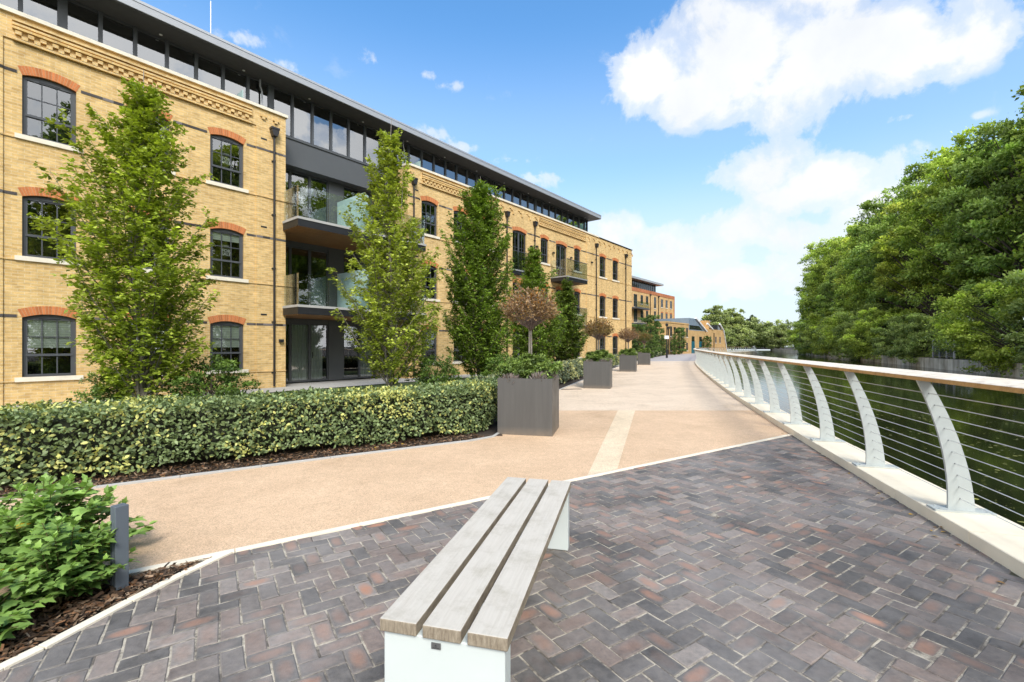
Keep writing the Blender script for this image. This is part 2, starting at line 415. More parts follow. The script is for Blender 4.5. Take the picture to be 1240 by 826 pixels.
def water():
    m, nt, out = newmat('river_water')
    co = objco(nt)
    v = N(nt, 'ShaderNodeTexVoronoi', Scale=6.5); nt.links.new(co, v.inputs['Vector'])
    hs = nt.nodes.new('ShaderNodeSeparateColor'); nt.links.new(v.outputs['Color'], hs.inputs[0])
    dot = math_(nt, 'LESS_THAN', v.outputs['Distance'], math_(nt, 'MULTIPLY', math_(nt, 'SUBTRACT', hs.outputs[0], .25, clamp=True), .34))
    v2 = N(nt, 'ShaderNodeTexVoronoi', Scale=17.0); nt.links.new(co, v2.inputs['Vector'])
    h2 = nt.nodes.new('ShaderNodeSeparateColor'); nt.links.new(v2.outputs['Color'], h2.inputs[0])
    dot2 = math_(nt, 'LESS_THAN', v2.outputs['Distance'], math_(nt, 'MULTIPLY', math_(nt, 'SUBTRACT', h2.outputs[0], .45, clamp=True), .36))
    patch = ramp(nt, noise_(nt, co, .55, 4, .7), [(.42, (.08, .08, .08)), (.6, (1, 1, 1))])
    f = math_(nt, 'MULTIPLY', math_(nt, 'MAXIMUM', dot, dot2), patch)
    deep = ramp(nt, noise_(nt, co, .4, 5, .7), [(.3, (.006, .008, .004)), (.7, (.014, .016, .008))])
    c = mixc(nt, f, deep, mixc(nt, hs.outputs[1], (.30, .30, .05), (.42, .40, .14)))
    mp = N(nt, 'ShaderNodeMapping'); mp.inputs['Rotation'].default_value = (0, 0, R(-25)); mp.inputs['Scale'].default_value = (1, .8, 1); nt.links.new(co, mp.inputs['Vector'])
    h = math_(nt, 'ADD', noise_(nt, mp.outputs[0], .7, 3, .5), math_(nt, 'MULTIPLY', noise_(nt, mp.outputs[0], 6.0, 3, .6), .12))
    rg = math_(nt, 'ADD', math_(nt, 'MULTIPLY', f, .5), .085)
    p = princ(nt, out, c, rg, spec=.42, bump=h, bstr=.05, bdist=.05)
    p.inputs['IOR'].default_value = 1.36
    return m
M['water'] = water()

# ------------------------------------------------------------------ ground, river edge, paths
def spline(pts, step=.5):
    P = [np.array(p, float) for p in pts]
    P = [2 * P[0] - P[1]] + P + [2 * P[-1] - P[-2]]
    o = []
    for i in range(1, len(P) - 2):
        a, b, c, d = P[i - 1:i + 3]
        n = max(2, int(np.linalg.norm(c - b) / step))
        for k in range(n):
            t = k / n
            o.append(.5 * ((2 * b) + (-a + c) * t + (2 * a - 5 * b + 4 * c - d) * t * t + (-a + 3 * b - 3 * c + d) * t ** 3))
    o.append(P[-2]); return np.array(o)
EDGE = spline([(-3.0, -14), (-.95, -8), (1.0, -3), (2.42, .3), (3.26, 2.9), (4.16, 5.95), (5.83, 11.36), (7.5, 16.4), (10.75, 25.7), (14.9, 37), (19.4, 48), (24.6, 60),
               (31, 74), (40, 90), (54, 110), (66, 125), (73, 137), (74, 147), (68, 158), (62, 172), (60, 190)], .6)
seg = np.linalg.norm(np.diff(EDGE, axis=0), axis=1); ARC = np.concatenate([[0], np.cumsum(seg)])
TAN = norm(np.gradient(EDGE, axis=0)); NOR = np.stack([TAN[:, 1], -TAN[:, 0]], 1)          # towards the river
def edge_at(s, off=0):
    p = np.array([np.interp(s, ARC, EDGE[:, 0]), np.interp(s, ARC, EDGE[:, 1])])
    n = norm(np.array([np.interp(s, ARC, NOR[:, 0]), np.interp(s, ARC, NOR[:, 1])]))
    return p + n * off, n
def arc_of_y(y):
    i = np.where(EDGE[:, 1] >= y)[0][0]; return ARC[i] if i == 0 else np.interp(y, EDGE[i - 1:i + 1, 1], ARC[i - 1:i + 1])
def offset_poly(off, y0, y1):
    s0, s1 = arc_of_y(y0), arc_of_y(y1)
    return [tuple(edge_at(s, off)[0]) for s in np.arange(s0, s1, .6 if y1 < 60 else 1.2)] + [tuple(edge_at(s1, off)[0])]
COPW = .46
WATER_Z = -.8
BK0 = np.array([36.5, 32.5]); BKD = np.array([.424, .906]); BKN = np.array([.906, -.424])
def bank(t, off=0): return BK0 + BKD * t + BKN * off

river_side = [tuple(edge_at(s, COPW - .03)[0]) for s in np.arange(0, ARC[-1], 1.5)]
land = river_side + [(62, 205), (90, 212)] + [tuple(bank(190, .5)), tuple(bank(60, .5)), tuple(bank(-70, .5)), (500, -70), (500, 900), (-500, 900), (-500, -70), (-6, -70)]
flat('ground', land, -.03, M['lawn'])
flat('water', [(-20, -90), (140, -90), (140, 230), (30, 230), (-20, 40)], WATER_Z, M['water'])
flat('river_bank', [tuple(bank(-70, .2)), (300, -100), (320, 500), (150, 420), tuple(bank(190, .2))], .26, M['soil'])

# long white joint line between pavers and path: direction u33
A0 = np.array([-2.504, 2.96]); U33 = norm(np.array([.838, .546])); V33 = np.array([-U33[1], U33[0]])
def line_i(t, off=0): return A0 + U33 * t + V33 * off
tk = 8.35
# intersection with river edge
best = min(range(len(EDGE)), key=lambda i: abs(np.dot(EDGE[i] - A0, V33)))
KX = EDGE[best]
H0 = np.array([-2.394, 5.996])          # hedge edging line
def line_h(t, off=0): return H0 + U33 * t + V33 * off
CORNER = (-.30, 7.40)
PW = 5.25                                # path width beyond the corner
left_edge = [CORNER, (.02, 8.6)] + [p for p in offset_poly(-PW, 12.6, 136)]
yb = 10.45
# near, tan section
near = [tuple(line_i(-9)), tuple(line_i(0)), tuple(KX)] + [p for p in offset_poly(0, KX[1], yb)][1:] + [(.68, yb), (.02, 8.6), CORNER, tuple(line_h(-1)), tuple(line_h(-10))]
flat('path', near, .0, M['path_near'])
mid_left = [p for p in left_edge if yb < p[1] < 45]
flat('path', [(.68, yb)] + [tuple(edge_at(arc_of_y(yb))[0])] + offset_poly(0, yb, 45)[1:] + mid_left[::-1], .0, M['path_far'])
far_left = [p for p in left_edge if p[1] >= 43.5]
M['far_pave'] = plain('far_grey_paving', (.40, .355, .335), .8, var=.15, scale=1.5)
flat('path', offset_poly(0, 45.0, 136) + far_left[::-1], .0, M['far_pave'])
# pale strip set diagonally in the tan section
d17 = norm(np.array([.29, .957]))
flat('path', [(.86, 5.19), (1.26, 5.45), (2.83, yb - .004), (2.43, yb - .004)], .004, M['path_strip'])

def strip(name, pts, w, z0, z1, mat, seglen=None):
    P = np.array(pts, float)
    mb = MB()
    for i in range(len(P) - 1):
        d = norm(P[i + 1] - P[i]); n = np.array([-d[1], d[0]])
        L = np.linalg.norm(P[i + 1] - P[i]); k = max(1, int(round(L / seglen))) if seglen else 1
        for j in range(k):
            a = P[i] + d * (L * j / k + .002); b = P[i] + d * (L * (j + 1) / k - .002)
            mb.prism_z([tuple(a - n * w / 2), tuple(b - n * w / 2), tuple(b + n * w / 2), tuple(a + n * w / 2)], z0, z1)
    return struct(mb.build(name, mat, bevel=.004))
strip('edging', [line_i(-9), line_i(0), line_i(.6), KX - U33 * .02], .06, -.05, .009, M['stone'], .9)
strip('edging', [(-2.02, 3.26), (-2.13, 2.95), (-2.212, 2.632), (-2.30, 2.224), (-2.345, 2.083), (-2.46, 1.3), (-2.6, -3)], .055, -.05, .014, M['stone'], .9)
strip('edging', [line_h(-10), line_h(-2.4), line_h(0), (-.66, 7.06), CORNER, (.02, 8.6)], .05, -.05, .022, M['terrace'], .9)
strip('edging', left_edge[1:40], .05, -.05, .02, M['terrace'])

# herringbone clay pavers laid square to the joint line
def paving():
    a = .1
    bed_edge = [(-2.02, 3.25), (-2.13, 2.95), (-2.212, 2.632), (-2.30, 2.224), (-2.345, 2.083), (-2.46, 1.3), (-2.6, -3)]
    be_y = [p[1] for p in bed_edge][::-1]; be_x = [p[0] for p in bed_edge][::-1]
    verts = []; faces = []; cols = []; uvs = []
    for i in range(-60, 100):
        for j in range(-110, 12):
            k = (i - j) % 4
            if k not in (0, 3): continue
            w, h = (2, 1) if k == 0 else (1, 2)
            c = A0 + U33 * (i + w / 2) * a + V33 * ((j + h / 2) * a - .035)
            if np.dot(c - A0, V33) > .06 or c[1] < -2.2: continue
            if c[0] < np.interp(c[1], be_y, be_x) - .06: continue
            if c[0] > np.interp(c[1], EDGE[:, 1], EDGE[:, 0]) + .06: continue
            g = random.uniform(.003, .0055)
            tint = random.random(); heart = max(0, random.gauss(.12, .38)); heart = min(1, heart) if random.random() < .55 else heart * .25
            rot = random.gauss(0, .012); dz = random.gauss(0, .0012); tx = random.gauss(0, .006); ty = random.gauss(0, .006)
            hw, hh = w * a / 2 - g, h * a / 2 - g
            b = len(verts)
            def P(x, y, z):
                x2 = x * math.cos(rot) - y * math.sin(rot); y2 = x * math.sin(rot) + y * math.cos(rot)
                p = c + U33 * x2 + V33 * y2
                return (p[0], p[1], z + dz + x * tx + y * ty)
            ring = []
            for (sx, sy) in ((-1, -1), (1, -1), (1, 1), (-1, 1)):
                ring.append((sx * (hw + random.gauss(0, .0012)), sy * (hh + random.gauss(0, .0012))))
            # each side gets a slightly ragged mid point
            out = []
            for q in range(4):
                p0, p1 = ring[q], ring[(q + 1) % 4]
                out.append(p0)
                for tt in (.33, .67):
                    out.append((p0[0] + (p1[0] - p0[0]) * tt + random.gauss(0, .0013), p0[1] + (p1[1] - p0[1]) * tt + random.gauss(0, .0013)))
            for (x, y) in out: verts.append(P(x, y, -.014))
            for (x, y) in out: verts.append(P(x, y, -.0035))
            ch = random.uniform(.003, .006)
            for (x, y) in out: verts.append(P(x * (1 - ch / hw), y * (1 - ch / hh), 0))
            n = len(out)
            for q in range(n):
                q2 = (q + 1) % n
                faces.append((b + q, b + q2, b + n + q2, b + n + q)); faces.append((b + n + q, b + n + q2, b + 2 * n + q2, b + 2 * n + q))
            faces.append(tuple(b + 2 * n + q for q in range(n)))
            cols += [(tint, heart, random.random(), 1)] * (2 * n + 1)
            uv = [((x / hw + 1) / 2, (y / hh + 1) / 2, 0) for x, y in out]
            uvs += uv * 3
    me = bpy.data.meshes.new('paving'); me.from_pydata(verts, [], faces)
    at = me.attributes.new('Col', 'FLOAT_COLOR', 'FACE'); at.data.foreach_set('color', np.array(cols, np.float32).ravel())
    au = me.attributes.new('buv', 'FLOAT_VECTOR', 'POINT'); au.data.foreach_set('vector', np.array(uvs, np.float32).ravel())
    me.materials.append(M['paver']); me.update()
    import bmesh
    bm = bmesh.new(); bm.from_mesh(me)
    def cut(p, n, lo, hi):
        fs = [f for f in bm.faces if lo <= f.calc_center_median().y < hi and (f.calc_center_median() - Vector((p[0], p[1], 0))).dot(Vector((n[0], n[1], 0))) > -.35]
        g = set(fs)
        for f in fs: g.update(f.verts); g.update(f.edges)
        bmesh.ops.bisect_plane(bm, geom=list(g), plane_co=(p[0], p[1], 0), plane_no=(n[0], n[1], 0), clear_outer=True)
    cut(A0 - V33 * .022, V33, -99, 99)
    for (a_, b_) in zip(bed_edge[:-1], bed_edge[1:]):
        d_ = norm(np.array(a_) - np.array(b_)); cut(np.array(a_) + np.array((d_[1], -d_[0])) * .02, (-d_[1], d_[0]), b_[1], a_[1])
    bm.to_mesh(me); bm.free(); me.update()
    struct(link('paving', me))
    low = [tuple(line_i(0.5, -.03)), tuple(bed_edge[2]), tuple(bed_edge[4]), tuple(bed_edge[6])] + [p for p in offset_poly(0, -3, KX[1] - .05)]
    flat('paving_bed', low[::-1], -.0045, M['joint'])
paving()

# coping stones along the river, quay face below
def coping():
    mb = MB(); s = arc_of_y(-2.5); k = 0
    while s < ARC[-1] - 1.3:
        L = 1.05 if s < 60 else 2.1
        a, na = edge_at(s + .003); b, nb = edge_at(s + L - .003)
        z = .098 + random.gauss(0, .0012)
        w = COPW
        poly = [tuple(a), tuple(a + na * w), tuple(b + nb * w), tuple(b)]
        vs = []
        for (p, n, (o, zz)) in [(p, n, q) for (p, n) in ((a, na), (b, nb)) for q in ((0, -.06), (0, z - .006), (.006, z), (w - .006, z), (w, z - .006), (w, -.06))]:
            pp = p + n * o; vs.append((pp[0], pp[1], zz))
        mb.add(vs, [(i, i + 1, i + 7, i + 6)[::-1] for i in range(5)] + [tuple(range(6)), tuple(range(11, 5, -1))])
        s += L
    struct(mb.build('kerb', M['coping']))
    
    mb = MB(); q = np.arange(0, ARC[-1], 2.0)
    for s0, s1 in zip(q[:-1], q[1:]):
        a = edge_at(s0, COPW - .04)[0]; b = edge_at(s1, COPW - .04)[0]
        mb.quad((*a, -3), (*b, -3), (*b, -.035), (*a, -.035))
    struct(mb.build('embankment', M['conc']))
coping()

# beds, lawn and terrace
bedh = [tuple(line_h(-10, .03)), tuple(line_h(0, .03)), (-.68, 7.10), (-.33, 7.42), (-.01, 8.6)] + [(p[0] - .03, p[1]) for p in left_edge[2:] if p[1] < 100] + \
       [(p[0] - 2.0, p[1] + .7) for p in left_edge[2:] if p[1] < 100][::-1] + [(-2.2, 9.3), tuple(line_h(-10, 1.9))]
flat('flower_bed', bedh, -.012, M['soil'])
fb = [tuple(line_i(-6, -.03)), tuple(line_i(0.4, -.03)), (-2.05, 3.2), (-2.16, 2.95), (-2.24, 2.632), (-2.33, 2.224), (-2.375, 2.083), (-2.49, 1.3), (-2.63, -3), (-7, -3)]
flat('flower_bed', fb, -.012, M['soil'])
BP0 = np.array([-12.57, 11.17]); BD = np.array([.6306, .776]); BN = np.array([-.776, .6306])
def bpt(s, n): return tuple(BP0 + BD * s + BN * n)
flat('terrace', [bpt(-6, -1.6), bpt(37, -1.6), bpt(37, 1.3), bpt(-6, 1.3)], -.006, M['terrace'])

# mulch chips: nobody could count them
def chips(poly_fn, n, name, cols, size, z=0.0):
    pos = []
    while len(pos) < n:
        p = poly_fn()
        if p is not None: pos.append((p[0], p[1], z + random.random() * .018))
    pos = np.array(pos); ax = rng.normal(size=(n, 3)); ax[:, 2] *= .25
    nr = np.array([0, 0, 1]) + rng.normal(size=(n, 3)) * .35
    c = np.array(cols)[rng.integers(0, len(cols), n)] * rng.uniform(.6, 1.4, (n, 1))
    me = leaf_mesh(name, T_CHIP, pos, ax, nr, rng.uniform(*size, n), c, M['dry'])
    o = link(name, me); o['kind'] = 'stuff'; tag(o, 'loose brown bark mulch scattered over the planting beds' if z >= 0 else '', 'mulch'); return o
def bed_pick():
    if random.random() < .6:
        y = random.uniform(1.6, 3.25); x = random.uniform(-3.4, np.interp(y, [1.2, 2.08, 2.63, 3.25], [-2.5, -2.38, -2.25, -2.06]))
        if np.dot(np.array((x, y)) - A0, V33) > -.05: return None
        return (x, y)
    t = random.uniform(-5, 2.4); p = line_h(t, random.uniform(.05, .6)); return p
chips(bed_pick, 11000, 'bark_mulch', [(.19, .12, .075), (.10, .062, .04), (.30, .21, .14), (.05, .034, .024), (.22, .115, .06)], (.015, .055))

# ------------------------------------------------------------------ bench
def bench():
    c0 = np.array([-.2517, 1.618]); c1 = np.array([.202, 3.432]); d = norm(c1 - c0); L = np.linalg.norm(c1 - c0)
    b = thing('park_bench', 'backless bench of three pale weathered planks on white panel legs', 'bench',
              (c0[0], c0[1], 0), math.atan2(d[1], d[0]) - math.pi / 2)
    w, gap, top, th = .1465, .024, .477, .047
    for k in (-1, 0, 1):
        x = k * (w + gap)
        mb = MB(); nseg = 14
        for q in range(1): mb.box(x - w / 2, x + w / 2, 0, L, top - th, top)
        mb.build('seat_plank', M['bench_wood'], b, bevel=.004)
    W = 3 * w + 2 * gap
    for k, y in enumerate((.012, L - .092)):
        mb = MB(); x = W / 2 - .012
        mb.prism_z([(-x, y), (x, y), (x, y + .08), (-x, y + .08)], .0, top - th - .001)
        lg = mb.build('leg', M['white_paint'], b, bevel=.004)
        if k == 0:
            mp = MB(); mp.box(-.042, -.006, y - .004, y - .0005, top - th - .038, top - th - .016)
            pl = mp.build('maker_plate', plain('brushed_plate', (.2, .2, .2), .35, metal=.6, var=.1), lg)
            me = MB(); cx, cz = -.024, top - th - .026
            pts = [(cx + .0035 * math.cos(a), y - .0046, cz + .0035 * math.sin(a)) for a in np.linspace(.9, 2 * math.pi - .2, 14)]
            me.tube(pts, .0007, 5); me.tube([(cx, y - .0046, cz + .002), (cx, y - .0046, cz + .006)], .0008, 5)
            me.box(-.036, -.012, y - .005, y - .0041, cz - .0072, cz - .0064)
            me.add([], [])
            for f in range(0): pass
            me.build('emblem', M['black'], lg)
    for y in (.25, L / 2, L - .25):
        mb = MB(); mb.box(-W / 2 + .03, W / 2 - .03, y - .02, y + .02, top - th - .021, top - th - .001)
        mb.build('cross_bar', M['white_paint'], b)
bench()

# ------------------------------------------------------------------ river railing
def railing():
    post_paint = plain('silver_grey_paint', (.455, .487, .475), .42, var=.1, scale=5, bump=.04)
    r = thing('river_railing', 'long curving railing of white bowed posts, steel cables and flat timber handrail', 'railing')
    s1 = arc_of_y(3.82) + .05
    ss = [s1 + 1.47 * k for k in range(-3, 58)]
    while ss[-1] < arc_of_y(136): ss.append(ss[-1] + 2.35)
    def blade():
        mb = MB(); z0, z1 = .116, 1.195; nz = 12; th = .011
        P = []
        for k in range(nz + 1):
            t = k / nz; z = z0 + (z1 - z0) * t
            c = .268 * t ** 1.9; w = .092 * (1 - t) + .043 * t
            P.append((c, w, z))
        prof = [(-(c) + w, z) for c, w, z in P] + [(-(c) - w, z) for c, w, z in P[::-1]]
        n = nz + 1
        for k in range(nz):
            a, bb = P[k], P[k + 1]
            for y, fl in ((-th, 0), (th, 1)):
                q = [(-a[0] - a[1], y, a[2]), (-a[0] + a[1], y, a[2]), (-bb[0] + bb[1], y, bb[2]), (-bb[0] - bb[1], y, bb[2])]
                mb.quad(*(q if not fl else q[::-1]))
            for sgn in (-1, 1):
                q = [(-a[0] + sgn * a[1], -th, a[2]), (-a[0] + sgn * a[1], th, a[2]), (-bb[0] + sgn * bb[1], th, bb[2]), (-bb[0] + sgn * bb[1], -th, bb[2])]
                mb.quad(*(q if sgn > 0 else q[::-1]))
        return mb
    bm = blade()
    bp = MB(); bp.box(-.205, .205, -.065, .065, .1, .116)
    for sx in (-.16, .16):
        for sy in (-.04, .04):
            if abs(sx) > 0: bp.tube([(sx, sy, .116), (sx, sy, .124)], .009, 6)
    base_me = bp.mesh('base_plate', post_paint)
    zs = [.205 + .097 * k for k in range(10)]
    offs = []
    for z in zs:
        t = (z - .116) / 1.079; offs.append(-.268 * t ** 1.9)
        for y in (-.0125, .0125): bm.tube([(offs[-1] - .008, y * .8, z), (offs[-1] - .008, y * 1.2, z)], .005, 6, mat=1)
    post_me = bm.mesh('post', [post_paint, M['frame']])
    for s in ss:
        p, n = edge_at(s, .215)
        rz = math.atan2(n[1], n[0])
        po = link('post', post_me, r, (p[0], p[1], 0), rz)
        link('base_plate', base_me, po)
    S = np.concatenate([np.arange(ss[0] - .3, ss[0] + 60, .75), np.arange(ss[0] + 60, ss[-1] + .3, 2.0)])
    for z, o in zip(zs, offs):
        mb = MB(); pts = []
        for s in S:
            p, n = edge_at(s, .215 + o - .008); pts.append((p[0], p[1], z))
        mb.tube(pts, .0035, 4); mb.build('cable', M['cable'], r)
    # flat timber handrail, tipped slightly towards the path
    mb = MB(); ctr = .215 - .268 + .005
    top_c, side_c = (.78, .71, .60), (.52, .30, .11)
    L = 2.95; s = S[0]
    while s < S[-1] - .1:
        q = np.linspace(s + .0015, min(s + L, S[-1]) - .0015, 6)
        rows = []
        for x in q:
            row = []
            for (o, z) in ((-.10, 1.194), (-.10, 1.226), (-.094, 1.231), (.094, 1.259), (.10, 1.254), (.10, 1.216)):
                p, n = edge_at(x, ctr + o); row.append((p[0], p[1], z))
            rows.append(row)
        v = random.uniform(.88, 1.08)
        for a, b in zip(rows[:-1], rows[1:]):
            for k in range(6):
                k2 = (k + 1) % 6
                c = top_c if k in (1, 2, 3) else side_c
                mb.quad(a[k], b[k], b[k2], a[k2], 0, tuple(v * x for x in c))
        mb.add(rows[0], [(0, 1, 2, 3, 4, 5)], 0, side_c); mb.add(rows[-1], [(5, 4, 3, 2, 1, 0)], 0, side_c)
        s += L
    mb.build('handrail', M['rail'], r)
railing()

# ------------------------------------------------------------------ building helpers
def wall_grid(mb, x0, x1, z0, z1, y, holes, depth=.14, mat=0):
    hs = [h for h in holes if h[0] >= x0 - 1e-6 and h[1] <= x1 + 1e-6]
    xs = sorted({x0, x1, *[h[0] for h in hs], *[h[1] for h in hs]}); zs = sorted({z0, z1, *[h[2] for h in hs], *[h[3] for h in hs]})
    for a, b in zip(xs[:-1], xs[1:]):
        for c, d in zip(zs[:-1], zs[1:]):
            mx, mz = (a + b) / 2, (c + d) / 2
            if any(h[0] < mx < h[1] and h[2] < mz < h[3] for h in hs): continue
            mb.quad((a, y, c), (b, y, c), (b, y, d), (a, y, d), mat)
    for a, b, c, d in hs:
        Y = y + depth
        mb.quad((a, y, c), (a, y, d), (a, Y, d), (a, Y, c), mat); mb.quad((b, y, d), (b, y, c), (b, Y, c), (b, Y, d), mat)
        mb.quad((a, y, d), (b, y, d), (b, Y, d), (a, Y, d), mat); mb.quad((b, y, c), (a, y, c), (a, Y, c), (b, Y, c), mat)

RISE = .10
def sash_meshes(w, h, door=False):
    """frame, glazing, arch, sill; local origin at the lower left of the opening, y=0 the wall face"""
    fr = MB(); y0, y1 = .075, .135; top = h + RISE
    fr.box(0, .06, y0, y1, 0, top); fr.box(w - .06, w, y0, y1, 0, top)
    fr.box(.06, w - .06, y0, y1, 0, .065)
    fr.box(.06, w - .06, y0, y1, h - .05, top)
    fr.box(w * .3, w * .7, y0 - .008, y0 - .0005, h - .03, h - .008, 1)
    if door:
        fr.box(w / 2 - .055, w / 2 + .055, y0 - .004, y1 - .004, .065, h - .05)
        for z in (.75, 1.35):
            fr.box(.06, w / 2 - .055, y0 + .02, y1 - .02, z - .012, z + .012); fr.box(w / 2 + .055, w - .06, y0 + .02, y1 - .02, z - .012, z + .012)
        for x in (w * .26, w * .74): fr.box(x - .011, x + .011, y0 + .018, y1 - .018, .065, h - .05)
    else:
        mr = h * .37
        fr.box(.06, w - .06, y0 - .012, y1 - .01, mr - .03, mr + .03)
        fr.box(.06, .10, y0 + .01, y1 - .012, .065, h - .05); fr.box(w - .10, w - .06, y0 + .01, y1 - .012, .065, h - .05)
        for x in (w * .36, w * .64): fr.box(x - .012, x + .012, y0 + .018, y1 - .012, .065, h - .05)
        zm = mr + .03 + (h - .05 - mr - .03) * .5
        fr.box(.10, w - .10, y0 + .02, y1 - .014, zm - .011, zm + .011)
    gl = MB(); gl.quad((.05, .112, .05), (w - .05, .112, .05), (w - .05, .112, h - .03), (.05, .112, h - .03))
    ar = MB(); n = max(17, int(w / .052)); th = .215
    ax0, ax1 = -.02, w + .02
    # segmental arch, radius from chord and rise
    c = w + .0; rad = (c * c / 4 + RISE * RISE) / (2 * RISE); cz = h + RISE - rad
    half = math.asin(min(1, (w / 2 + .0) / rad))
    rr = random.Random(3)
    for k in range(n):
        a0 = -half + 2 * half * k / n + .0035; a1 = -half + 2 * half * (k + 1) / n - .0035
        col = rr.uniform(.78, 1.15); cc = (.58 * col, .205 * col, .075 * col)
        ar.prism_y([(w / 2 + rad * math.sin(a0), cz + rad * math.cos(a0)), (w / 2 + rad * math.sin(a1), cz + rad * math.cos(a1)),
                    (w / 2 + (rad + th) * math.sin(a1), cz + (rad + th) * math.cos(a1)), (w / 2 + (rad + th) * math.sin(a0), cz + (rad + th) * math.cos(a0))], -.006, .07, 0, cc)
    # mortar backing
    prof = [(w / 2 + (rad + .004) * math.sin(a), cz + (rad + .004) * math.cos(a)) for a in np.linspace(-half, half, 9)] + \
           [(w / 2 + (rad + th - .004) * math.sin(a), cz + (rad + th - .004) * math.cos(a)) for a in np.linspace(half, -half, 9)]
    ar.prism_y(prof, -.003, .066, 0, (.5, .3, .17))
    si = MB(); si.box(-.13, w + .13, -.055, .10, -.115, 0.0)
    return fr, gl, ar, si
_cache = {}
def add_window(parent, x, y, z, w, h, door=False, blind=0, glass='glass', sill=True, name=None):
    key = (round(w, 2), round(h, 2), door, glass)
    if key not in _cache:
        fr, gl, ar, si = sash_meshes(w, h, door)
        _cache[key] = (fr.mesh('window_frame', [M['frame'], M['black']]), gl.mesh('glazing', M[glass]), ar.mesh('brick_arch', M['arch']), si.mesh('sill', M['stone']))
    f, g, a, s = _cache[key]
    wo = link('french_door' if door else 'window', f, parent, (x, y, z))
    link('glazing', g, wo); link('brick_arch', a, wo)
    if sill and not door: link('sill', s, wo)
    if blind:
        mb = MB(); k = int(h * blind / .06)
        for q in range(k): mb.box(.07, w - .07, .13, .136, h - .05 - (q + 1) * .06 + .004, h - .05 - q * .06)
        mb.build('blind', M['blind'], wo)
    return wo
def holes_of(wins): return [(x, x + w, z, z + h + RISE) for (x, z, w, h) in wins]

